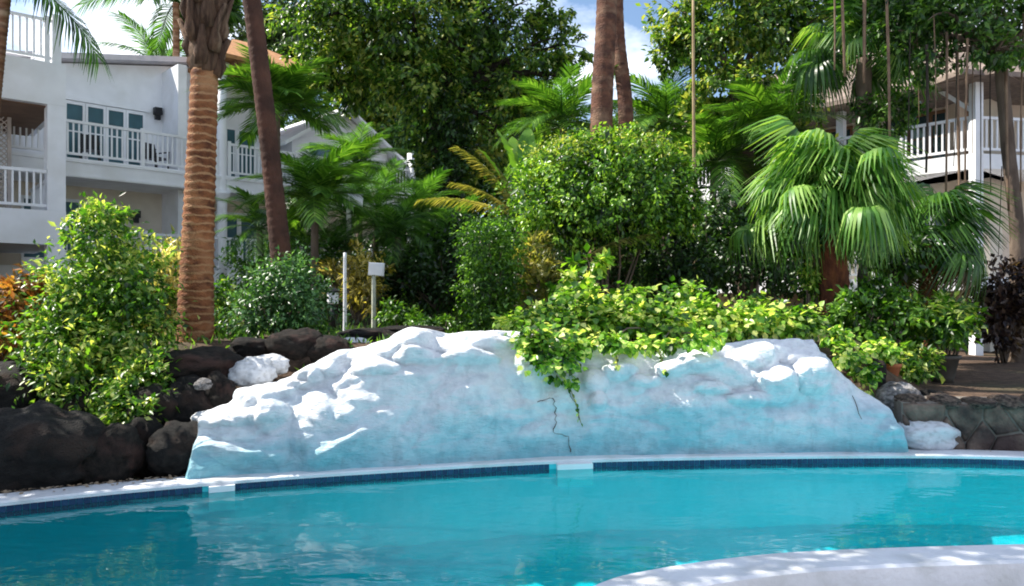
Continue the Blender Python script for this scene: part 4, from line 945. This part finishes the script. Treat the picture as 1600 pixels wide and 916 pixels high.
# giant-leaved plants left of the dome
x = (815 - CX) / F * 13.0; z = gz(815, 13.0)
t = thing('giant_leaf_plant', (x, 13.0, z), 'clump with upright paddle leaves and long yellow fronds reaching left', 'plant')
top = at(815, 335, 13.0)
part(t, 'stem', trunk_mb([(x, 13, z - .05), (x, 13, z + .6), top], [.13, .12, .09], 10, 14, .15), M_bark_grey, True)
PAD = [paddle_mesh('paddle_leaf', .8, .30, L_banana, seed=i, arch=.12 + .12 * i, pet=.75) for i in range(3)]
for az, el, s_ in ((PI * .5 + 1.0, 1.38, 1.0), (PI * .5 - .5, 1.42, 1.02), (PI * .5 + .3, 1.30, 1.0), (PI * .5 - 1.15, 1.12, 1.1), (PI * .5 + 1.3, 1.05, .9), (PI * 1.5, .9, .7), (PI * .5 - 1.3, .9, 1.12), (PI * .5 - .2, 1.25, .97)):
    place(t, 'paddle_leaf', PAD[int(s_ * 100) % 3], top, az, el, random.uniform(-.5, .5), s_)
for az, el, s_ in ((PI * .99, .85, .78), (PI * 1.04, .18, .82), (PI * .93, .5, .66), (PI * .85, 1.0, .7)):
    place(t, 'yellow_frond', FRY[int(s_ * 100) % 2], top + Vector((0, 0, -.1)), az, el, .2, s_)

# fan palms on the right
fan_palm('fan_palm', 'big fan palm with glossy drooping leaves and a red fibrous trunk', 1300, 10.8, 345, .20, FAN, 100, .93, M_fibre, dry=0, seed=21, elev=(-.35, 1.0))
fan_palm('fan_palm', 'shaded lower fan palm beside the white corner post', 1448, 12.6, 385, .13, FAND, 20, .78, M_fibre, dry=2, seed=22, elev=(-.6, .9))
fan_palm('fan_palm', 'tall fan palm standing behind and above the big one', 1350, 15.5, 92, .13, FAN[:3] + FAND, 34, 1.1, M_bark_grey, dry=0, seed=23, elev=(-.5, 1.2))

# ------------------------------------------------------------------ shrubs
shrub('variegated_shrub', 'tall bright leafy shrub spilling over the black boulders', (150, 7.9), [lobe(150, 372, 7.8, 50, 52), lobe(125, 455, 7.75, 72, 62), lobe(205, 425, 7.8, 50, 60), lobe(120, 545, 7.6, 82, 62), lobe(205, 520, 7.7, 60, 70), lobe(225, 605, 7.2, 50, 54), lobe(115, 585, 7.3, 78, 44), lobe(210, 645, 6.95, 48, 34), lobe(120, 625, 7.0, 50, 26), lobe(175, 335, 7.9, 26, 22)], 15000, .072, L_shrub, aspect=.48)
shrub('croton', 'orange and green leaved plant on the rock shelf', (18, 8.0), [lobe(10, 480, 8.0, 45, 50), lobe(25, 535, 7.8, 42, 35), lobe(50, 440, 8.2, 30, 28)], 1800, .11, L_croton, aspect=.45)
shrub('cream_shrub', 'cream and yellow variegated plant against the ringed palm', (258, 10.4), [lobe(262, 430, 10.4, 30, 48), lobe(245, 490, 10.3, 32, 40)], 1300, .14, L_cream, aspect=.3, up=.2, droop=-.2)
shrub('small_shrub', 'yellow green bush just behind the ringed palm', (348, 10.8), [lobe(345, 470, 10.8, 32, 40), lobe(350, 510, 10.4, 34, 26)], 1100, .09, L_shrub)
shrub('bluegreen_shrub', 'dense blue-green shrub at the foot of the leaning trunk', (437, 9.7), [lobe(437, 445, 9.8, 62, 48), lobe(405, 485, 9.7, 52, 42), lobe(470, 480, 9.7, 48, 44)], 6500, .062, L_blue, aspect=.5)
shrub('yellow_shrub', 'dry yellow shrub behind the thin posts', (560, 12.8), [lobe(560, 425, 12.8, 38, 35), lobe(575, 465, 12.7, 30, 32), lobe(525, 420, 13, 25, 22)], 1300, .12, L_yellow, aspect=.3)
shrub('low_plant', 'low fresh green plant beside the white sign post', (622, 11.4), [lobe(622, 492, 11.4, 32, 20), lobe(650, 500, 11.2, 24, 14)], 900, .085, L_grass)
shrub('low_plant', 'low green tuft behind the wall crest, left of the column hedge', (690, 10.8), [lobe(690, 507, 10.8, 34, 13), lobe(665, 507, 10.8, 28, 12)], 800, .075, L_grass)
shrub('low_plant', 'small yellow-green tuft between the rocks by the garden lamp', (490, 9.6), [lobe(485, 515, 9.6, 34, 14)], 400, .07, L_grass)
shrub('column_hedge', 'narrow upright hedge column standing on the wall crest', (765, 10.3), [lobe(752, 385, 10.3, 36, 42), lobe(785, 385, 10.4, 34, 40), lobe(748, 440, 10.2, 32, 42), lobe(782, 445, 10.3, 34, 42), lobe(752, 490, 10.1, 30, 32), lobe(782, 485, 10.2, 28, 34)], 9500, .055, L_hedge, aspect=.5, shell=.6)
dm = shrub('dome_bush', 'large dome shaped bush with sunlit crown and dark hollow beneath', (950, 11.6), [lobe(895, 305, 11.6, 92, 74, 1.0), lobe(990, 300, 11.6, 92, 78, 1.0), lobe(945, 285, 11.5, 96, 68, 1.0), lobe(945, 328, 11.4, 122, 56, 1.0), lobe(838, 318, 11.7, 36, 42), lobe(1062, 312, 11.6, 30, 52), lobe(880, 245, 11.6, 40, 20), lobe(1000, 232, 11.6, 50, 18)], 36000, .07, L_ball, aspect=.55, shell=.86, per=22, clump=.10)
foliage(dm, [lobe(950, 305, 11.6, 118, 72, .8)], 7000, .12, L_dark, per=24, clump=.3, shell=.3, name='inner_foliage')  # dark inner leaves put the bush's inner shade into the colour
foliage(dm, [lobe(895, 245, 11.6, 80, 20, .9), lobe(990, 234, 11.6, 80, 20, .9), lobe(840, 285, 11.6, 32, 26), lobe(1060, 272, 11.6, 26, 26)], 5600, .06, leafm('leaf_sunlit_rim', [(.12, .19, .03), (.26, .31, .05), (.42, .42, .12)], .35, nscale=2.5), per=18, clump=.2, shell=.3, name='sunlit_rim_leaves')  # yellower leaves on top carry the sunlit rim in their colour
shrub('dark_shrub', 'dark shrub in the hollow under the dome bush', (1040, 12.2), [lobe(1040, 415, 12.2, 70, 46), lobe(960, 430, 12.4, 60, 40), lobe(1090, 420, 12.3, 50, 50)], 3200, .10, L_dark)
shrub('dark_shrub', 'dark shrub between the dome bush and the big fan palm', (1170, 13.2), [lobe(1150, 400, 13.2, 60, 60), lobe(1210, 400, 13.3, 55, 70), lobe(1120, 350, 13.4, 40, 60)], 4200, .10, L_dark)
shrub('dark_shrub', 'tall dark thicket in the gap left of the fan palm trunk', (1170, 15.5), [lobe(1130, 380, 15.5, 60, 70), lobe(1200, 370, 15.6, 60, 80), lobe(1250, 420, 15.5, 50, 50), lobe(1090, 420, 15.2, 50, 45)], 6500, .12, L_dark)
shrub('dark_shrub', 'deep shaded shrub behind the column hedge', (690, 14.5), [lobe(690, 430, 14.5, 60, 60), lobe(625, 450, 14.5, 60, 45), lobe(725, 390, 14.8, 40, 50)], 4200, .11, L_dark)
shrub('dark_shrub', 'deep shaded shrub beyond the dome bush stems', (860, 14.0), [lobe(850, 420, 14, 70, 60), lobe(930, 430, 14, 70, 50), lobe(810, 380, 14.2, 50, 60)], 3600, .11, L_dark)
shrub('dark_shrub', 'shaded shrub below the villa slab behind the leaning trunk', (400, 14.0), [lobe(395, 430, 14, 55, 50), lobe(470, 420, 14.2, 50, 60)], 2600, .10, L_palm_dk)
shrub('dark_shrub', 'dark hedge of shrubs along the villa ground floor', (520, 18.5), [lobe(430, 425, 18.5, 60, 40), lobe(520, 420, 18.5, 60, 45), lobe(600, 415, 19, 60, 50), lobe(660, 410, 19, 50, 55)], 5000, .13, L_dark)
shrub('climber', 'light green climber growing up beside the red fibrous trunk', (1262, 10.9), [lobe(1262, 400, 10.9, 20, 32), lobe(1266, 435, 10.9, 20, 28)], 800, .09, L_vine)
shrub('green_shrub', 'green leafy shrub behind the terracotta pot', (1355, 9.9), [lobe(1350, 490, 9.9, 48, 42), lobe(1400, 500, 9.8, 46, 40), lobe(1375, 465, 10.1, 40, 34)], 3200, .09, L_hedge)
shrub('green_shrub', 'pale green plant on the far side of the dark pot', (1480, 10.6), [lobe(1478, 490, 10.6, 34, 34), lobe(1455, 505, 10.5, 40, 30), lobe(1500, 505, 10.5, 26, 28)], 1700, .10, L_shrub)
shrub('green_shrub', 'low leafy plant between the two pots', (1430, 9.1), [lobe(1432, 562, 9.1, 34, 22), lobe(1418, 580, 8.9, 28, 16)], 1000, .085, L_shrub)
shrub('purple_shrub', 'dark purple leaved shrub in front of the right building', (1568, 13.0), [lobe(1565, 440, 13, 42, 42), lobe(1585, 480, 13, 40, 46), lobe(1555, 500, 12.9, 30, 40)], 2600, .13, L_purple)
shrub('yellow_plant', 'yellow dry looking plant under the dome bush', (850, 10.8), [lobe(835, 405, 10.8, 26, 34), lobe(850, 445, 10.7, 44, 24)], 800, .16, L_frond_y, aspect=.28, up=.2, droop=-.1)
shrub('broad_plant', 'bright broad leaved plant at the edge of the dome bush shade', (925, 10.2), [lobe(920, 412, 10.2, 28, 22), lobe(905, 440, 10.0, 34, 20)], 300, .13, L_vine, aspect=.55)
place(dm, 'long_frond', FRY[0], at(885, 425, 10.9), .0, .42, .2, .62)

# ------------------------------------------------------------------ golden vines over the wall crest: single leaves
def vine_leaf_proto():
    prof = [(0, 0, 0), (.30, .42, .05), (.62, .34, .03), (1, 0, -.12), (.62, -.34, .03), (.30, -.42, .05), (.45, 0, -.03)]
    return np.array(prof), np.array([(0, 6, 1), (1, 6, 2), (2, 6, 3), (3, 6, 4), (4, 6, 5), (5, 6, 0)])
PV, PT = vine_leaf_proto(); ME_LEAF = np_mesh('vine_leaf', PV, PT, L_vine)
def vine(name, label, base, spots, n, size, singles=300):
    t = thing(name, base, label, 'vine'); P, O = crown(spots, n, 14, .42, .3); k = len(P)
    keep = P[:, 2] > .2; P = P[keep]; O = O[keep]; k = len(P)
    U = unit(O * .6 + rvec(k) * .6 + np.array([0, -.25, -.45])); Nn = unit(O * .5 + np.array([0, -.25, .7]) + rvec(k) * .5); S = unit(np.cross(Nn, U)); Nn = np.cross(U, S); sz = size * (.55 + .9 * RNG.random(k))
    order = np.argsort(P[:, 1] / sz); rt = np.array(base)
    for i in order[:singles]:
        o = link('leaf', ME_LEAF, P[i] - rt, t); o.rotation_euler = Matrix(np.stack([U[i], S[i], Nn[i]], 1).tolist()).to_euler(); o.scale = (sz[i],) * 3
    r = order[singles:]
    if len(r):
        V = P[r][:, None] + sz[r][:, None, None] * (PV[None, :, 0:1] * U[r][:, None] + PV[None, :, 1:2] * S[r][:, None] + PV[None, :, 2:3] * Nn[r][:, None])
        T = (PT[None] + (np.arange(len(r)) * len(PV))[:, None, None]).reshape(-1, 3); f = part_np(t, 'foliage', V.reshape(-1, 3), T, L_vine); f['kind'] = 'stuff'
    for c, r_ in spots:
        part(t, 'runner', MB().tube(bent(Vector(base), c, .05, 6, .1), [.012, .011, .01, .008, .006, .004], 5), M_bark_grey, True)
    return t
def vl(px, py, rx, ry, d=.05): return lobe(px, py, wall_pt(px, max(py, 548)).y - d, rx, ry, .16)
sp = [lobe(815, 508, 8.6, 36, 18), lobe(865, 500, 8.5, 45, 26), lobe(930, 500, 8.6, 52, 30), lobe(985, 498, 8.7, 50, 28), lobe(1040, 508, 8.6, 50, 26), lobe(1095, 498, 8.8, 50, 30), lobe(1150, 505, 8.7, 48, 22),
      lobe(1200, 502, 8.8, 46, 22), lobe(1255, 500, 8.8, 40, 22), lobe(905, 462, 9.2, 36, 22), lobe(1065, 462, 9.2, 34, 20), lobe(985, 462, 9.2, 30, 14), lobe(1180, 475, 9.3, 28, 16), vl(960, 536, 42, 13), vl(1030, 540, 36, 10), vl(1100, 528, 34, 9)]
vine('golden_vine', 'golden green heart leaved vines massed along the wall crest', tuple(at(1040, 530, 8.95)), sp, 8200, .074)
vine('golden_vine', 'golden vine tongue hanging down over the face of the white wall', tuple(at(860, 520, 8.3)), [vl(855, 535, 56, 24), vl(858, 565, 44, 26), vl(878, 590, 18, 12), vl(828, 530, 26, 22), vl(900, 540, 30, 18), lobe(855, 510, 8.3, 60, 24)], 1900, .066)
vine('golden_vine', 'golden vine trailing down the right shoulder of the white wall', tuple(at(1325, 545, 8.5)), [lobe(1305, 524, 8.3, 22, 12), lobe(1325, 552, 8.15, 24, 18), lobe(1352, 585, 8.0, 16, 20), lobe(1375, 545, 8.5, 34, 10), lobe(1348, 608, 7.95, 9, 9)], 1000, .07)
for pth, lab in (([(886, 600), (898, 630), (905, 660)], 'thin vine strand hanging lowest on the white wall'), ([(963, 548), (962, 572)], 'short vine strand hanging over the middle of the wall'), ([(1035, 548), (1034, 580)], 'short vine strand hanging beside the sunlit bulges')):
    P = [wall_pt(a, b) + Vector((0, -.03, 0)) for a, b in pth]; t = thing('vine_strand', P[0], lab, 'vine')
    part(t, 'stem', MB().tube(P, .004, 4), M_root_pale)
    for i in range(9):
        q = P[0].lerp(P[-1], i / 8) if len(P) == 2 else (P[0].lerp(P[1], i / 4) if i < 4 else P[1].lerp(P[2], (i - 4) / 4))
        o = link('leaf', ME_LEAF, q - Vector(t.location), t); o.rotation_euler = (random.uniform(-.6, .6), 1.1, random.uniform(0, 6.3)); s_ = random.uniform(.04, .08); o.scale = (s_,) * 3

# ------------------------------------------------------------------ trees
# big broadleaf tree, dark ivy-clad trunk
bx = (700 - CX) / F * 22; bz = gz(700, 22)
TL = [lobe(570, 70, 22, 100, 70), lobe(625, 130, 22, 70, 50), lobe(530, 20, 21, 90, 70), lobe(640, 40, 21, 100, 80), lobe(510, 80, 22.8, 55, 50), lobe(565, 125, 23, 80, 46), lobe(500, 135, 23.5, 40, 34), lobe(668, 130, 21, 70, 70), lobe(665, 230, 22.5, 36, 45), lobe(700, 250, 22, 50, 60),
      lobe(760, 30, 22, 95, 75), lobe(800, 120, 22, 75, 60), lobe(870, 75, 22.5, 55, 34), lobe(770, 210, 22, 65, 55), lobe(850, 30, 22.5, 55, 26), lobe(890, 120, 22.5, 30, 26), lobe(700, -60, 22, 150, 70), lobe(560, -60, 22, 120, 70), lobe(800, -50, 22.5, 90, 40), lobe(850, 175, 22.5, 60, 36)]
tree('broadleaf_tree', 'huge broadleaf tree with a dark trunk towering behind the gable', 'tree', (bx, 22, bz), [(bx, 22, bz - .2), at(700, 330, 22), at(695, 180, 22), at(705, 60, 22)], [.75, .5, .42, .34],
     TL, 50000, .17, L_tree, M_bark_blackish, per=30, clump=.15, shell=.25, twigs=5, limb_r=.16, start=at(698, 140, 22))
shrub('trunk_ivy', 'dark ivy wrapped round the trunk of the huge tree', (700, 21.3), [lobe(695, 300, 21.3, 40, 90), lobe(710, 180, 21.3, 34, 80), lobe(690, 390, 21.2, 44, 60)], 5200, .16, L_dark, cat='climber', stems=1)
# right-hand tree behind the fan palm
bx = (1165 - CX) / F * 18; bz = gz(1165, 18)
tree('broadleaf_tree', 'leafy tree with a pale forked trunk left of the tall fan palm', 'tree', (bx, 18, bz), [(bx, 18, bz - .2), at(1165, 330, 18), at(1160, 220, 18), at(1150, 140, 18)], [.34, .26, .22, .16],
     [lobe(1110, 60, 18, 75, 55), lobe(1190, 40, 18, 85, 65), lobe(1270, 40, 18.3, 60, 50), lobe(1150, 140, 17.6, 80, 50), lobe(1225, 150, 18, 60, 50), lobe(1060, 80, 18.5, 45, 35), lobe(1190, -40, 18, 130, 55), lobe(1100, 200, 18, 65, 45), lobe(1220, 230, 18.2, 70, 50), lobe(1070, 20, 18.3, 55, 40)],
     22000, .15, L_tree, M_bark_grey, per=30, clump=.17, shell=.3, limb_r=.10)
# banyan at the right with hanging roots
bx = (1588 - CX) / F * 13.5; bz = gz(1588, 13.5)
BL = [lobe(1480, 20, 13.2, 75, 60), lobe(1560, 10, 13.4, 80, 70), lobe(1640, 40, 13.5, 80, 70), lobe(1420, 50, 13.6, 50, 45), lobe(1520, -50, 13.5, 130, 60), lobe(1560, 75, 13.0, 50, 35), lobe(1450, 95, 13.4, 45, 35), lobe(1400, 10, 14, 60, 50)]
t = tree('banyan_tree', 'banyan with reddish trunk and many thin roots hanging before the right building', 'tree', (bx, 13.5, bz), [(bx, 13.5, bz - .2), at(1590, 380, 13.5), at(1575, 230, 13.5), at(1562, 80, 13.5)], [.18, .12, .11, .10],
         BL, 12500, .11, L_tree_dk, M_bark_grey, per=24, clump=.19, shell=.3, limb_r=.08)
rd = random.Random(3)
for px, y0, y1, r, w in [(1447, 110, 270, .028, 0), (1478, 90, 300, .024, 1), (1500, 90, 330, .03, 1), (1508, 100, 350, .02, 1), (1462, 60, 210, .012, 1), (1532, 120, 330, .012, 0), (1548, 100, 300, .014, 0), (1576, 60, 330, .03, 1), (1595, 60, 300, .02, 1), (1420, 80, 230, .012, 0), (1390, 20, 220, .03, 1), (1350, 0, 130, .035, 1), (1320, 0, 120, .03, 1), (1304, 0, 110, .02, 1), (1610, 80, 380, .03, 1), (1520, 40, 240, .010, 1), (1490, 60, 260, .010, 0), (1560, 300, 400, .008, 0), (1436, 60, 190, .008, 1)]:
    Y = 13.2 + rd.uniform(-.4, .4); P = bent(at(px + rd.uniform(-6, 6), y0 - 40, Y), at(px, y1, Y), 0, 8, .012)
    part(t, 'aerial_root', MB().tube(P, [r * (1 - .3 * i / 7) for i in range(8)], 6, jitter=.15), M_root if w else M_bark_blackish, True)
P = bent(at(1083, -30, 14.5), at(1086, 400, 14.5), 0, 8, .004)
x = P[-1].x; t2 = thing('bamboo_pole', (x, 14.5, gz(1086, 14.5)), 'single thin straw coloured pole standing right of the dome bush', 'pole')
part(t2, 'stalk', MB().tube([P[-1].lerp(P[-1], 1) * 0 + Vector((x, 14.5, gz(1086, 14.5) - .05))] + P[::-1], [.034, .034, .034, .032, .03, .028, .027, .025, .024], 8), M_root_pale, True)
for zz in (2.2, 3.0, 3.8, 4.6, 5.4): part(t2, 'node', MB().tube([(x, 14.5, zz - .02), (x, 14.5, zz), (x, 14.5, zz + .02)], [.034, .041, .034], 8), M_root, True)
for px, Y, lab in ((1385, 15.0, 'thin dark trunk beneath the tall fan palm'), (1398, 12.0, 'short brown trunk standing beside the shaded fan palm')):
    x = (px - CX) / F * Y; z = gz(px, Y); t2 = thing('sapling', (x, Y, z), lab, 'tree')
    part(t2, 'trunk', trunk_mb([(x, Y, z - .1), at(px + 2, 330, Y), at(px + 4, 190 if Y > 14 else 400, Y)], [.07, .055, .045], 8, 16, .1), M_bark_blackish, True)
    foliage(t2, [lobe(px + 4, 175 if Y > 14 else 395, Y, 45, 35)], 1200, .12, L_tree_dk, per=20, name='crown')

# unseen tree added to shade the lava rocks, the pool's left end and near rim
tree('added_shade_tree', 'unseen tree added beyond the left end of the pool for its shade', 'tree', (-8.2, 6.4, .25), [(-8.2, 6.4, .1), (-8.0, 6.2, 2.0), (-7.4, 5.8, 3.4)], [.22, .17, .12],
     [((-7.2, 6.3, 4.0), (1.2, .9, 1.0)), ((-7.0, 5.0, 4.2), (1.3, 1.2, 1.1)), ((-8.3, 5.4, 4.6), (1.4, 1.4, 1.1)), ((-6.6, 4.0, 4.0), (1.1, 1.1, .9)), ((-7.6, 4.3, 5.4), (1.5, 1.4, 1.0)), ((-5.6, 3.2, 4.6), (1.3, 1.2, .8)), ((-6.2, 5.0, 5.2), (1.2, 1.0, .8)), ((-3.3, 4.9, 5.0), (1.1, .55, .45)), ((-1.9, 5.25, 5.1), (1.1, .5, .45)), ((-.6, 5.35, 5.2), (1.0, .45, .4))], 26000, .13, L_tree_dk, M_bark_grey, per=28, clump=.3, shell=.2, limb_r=.03, twigs=2)  # last lobes stretched out to where they shade the near rim
# trees behind everything
BG = [(430, 60, 33, 70, 80, 'yellow-green tree beyond the terracotta roof', L_tree_bg), (330, 30, 36, 45, 60, 'dark tree behind the shaggy palm top', L_tree_dk), (625, 320, 33, 70, 80, 'tree beyond the villa end, low and leafy', L_tree), (720, 260, 34, 110, 120, 'dark tree mass right behind the ivy trunk', L_tree_dk),
      (850, 260, 32, 90, 100, 'tree behind the paddle leaves', L_tree_dk), (960, 250, 36, 90, 90, 'hazy green tree behind the trunk pair', L_tree_bg), (1045, 215, 34, 80, 75, 'pale green tree right of the trunk pair', L_tree_bg), (1130, 280, 30, 90, 110, 'tree in shade behind the straw pole', L_tree_dk),
      (1250, 260, 28, 90, 110, 'tree in shade behind the big fan palm', L_tree_dk), (1360, 230, 27, 80, 120, 'tree at the far end of the cream block', L_tree), (1310, 100, 34, 80, 90, 'distant tree crown above the tall fan palm', L_tree_bg), (500, 260, 38, 80, 90, 'tree peeping between villa roof and gable', L_tree_bg), (780, 120, 38, 90, 90, 'distant tree behind the huge tree', L_tree_dk), (600, 185, 36, 85, 75, 'sunlit green tree rising above the white gable', L_tree)]
for px, py, Y, rx, ry, lab, lm in BG:
    x = (px - CX) / F * Y; z = ground_z(x, Y); lb = [lobe(px + random.uniform(-.5, .5) * rx, py + random.uniform(-.5, .6) * ry, Y + random.uniform(-1, 1), rx * random.uniform(.5, .75), ry * random.uniform(.4, .65)) for _ in range(7)]
    c = at(px, py, Y)
    tree('background_tree', lab, 'tree', (x, Y, z), [(x, Y, z - .2), (x + .2, Y, (z + c.z) / 2), tuple(c)], [.3, .24, .16], lb, 13000, .24, lm, M_bark_blackish, group='trees behind the garden', per=30, clump=.3, shell=.2, limb_r=.1, sides=9, twigs=3)
# far woodland closing the horizon
P = []
Pn = 26000; a = RNG.uniform(-1.25, 1.25, Pn); r_ = RNG.uniform(55, 75, Pn); hgt = 7 + 2.2 * np.sin(a * 9) + 1.5 * np.sin(a * 23 + 1); P = np.c_[np.sin(a) * r_, np.cos(a) * r_, RNG.random(Pn) ** .8 * hgt]
V_, T_ = leaf_mesh(P, rvec(Pn), unit(rvec(Pn) + np.array([0, 0, .6])), 1.1 * (.6 + .8 * RNG.random(Pn)), .7)
fw = link('far_woodland', np_mesh('far_woodland', V_, T_, L_tree_bg)); tag(fw, 'far belt of woodland closing the view behind the gardens', kind='stuff')
# low green cover on the garden soil
P = []
while len(P) < 16000:
    x = random.uniform(-9, 9); y = random.uniform(8.3, 22)
    if pool_dist(x, y) > .95 and x < .5 * y - .9: P.append((x, y, ground_z(x, y)))
P = np.array(P); k = len(P); U = unit(np.c_[RNG.normal(size=(k, 2)) * .6, np.ones(k)])
V_, T_ = leaf_mesh(P, U, rvec(k), .05 + .10 * RNG.random(k), .03, curl=.3)
gc = link('ground_cover', np_mesh('ground_cover', V_, T_, L_grass)); tag(gc, 'low grass and ground cover between the garden plants', kind='stuff')
print('tris', sum(sum(len(p.vertices) - 2 for p in m_.polygons) if len(m_.polygons) < 50 else len(m_.loops) - 2 * len(m_.polygons) for m_ in bpy.data.meshes))
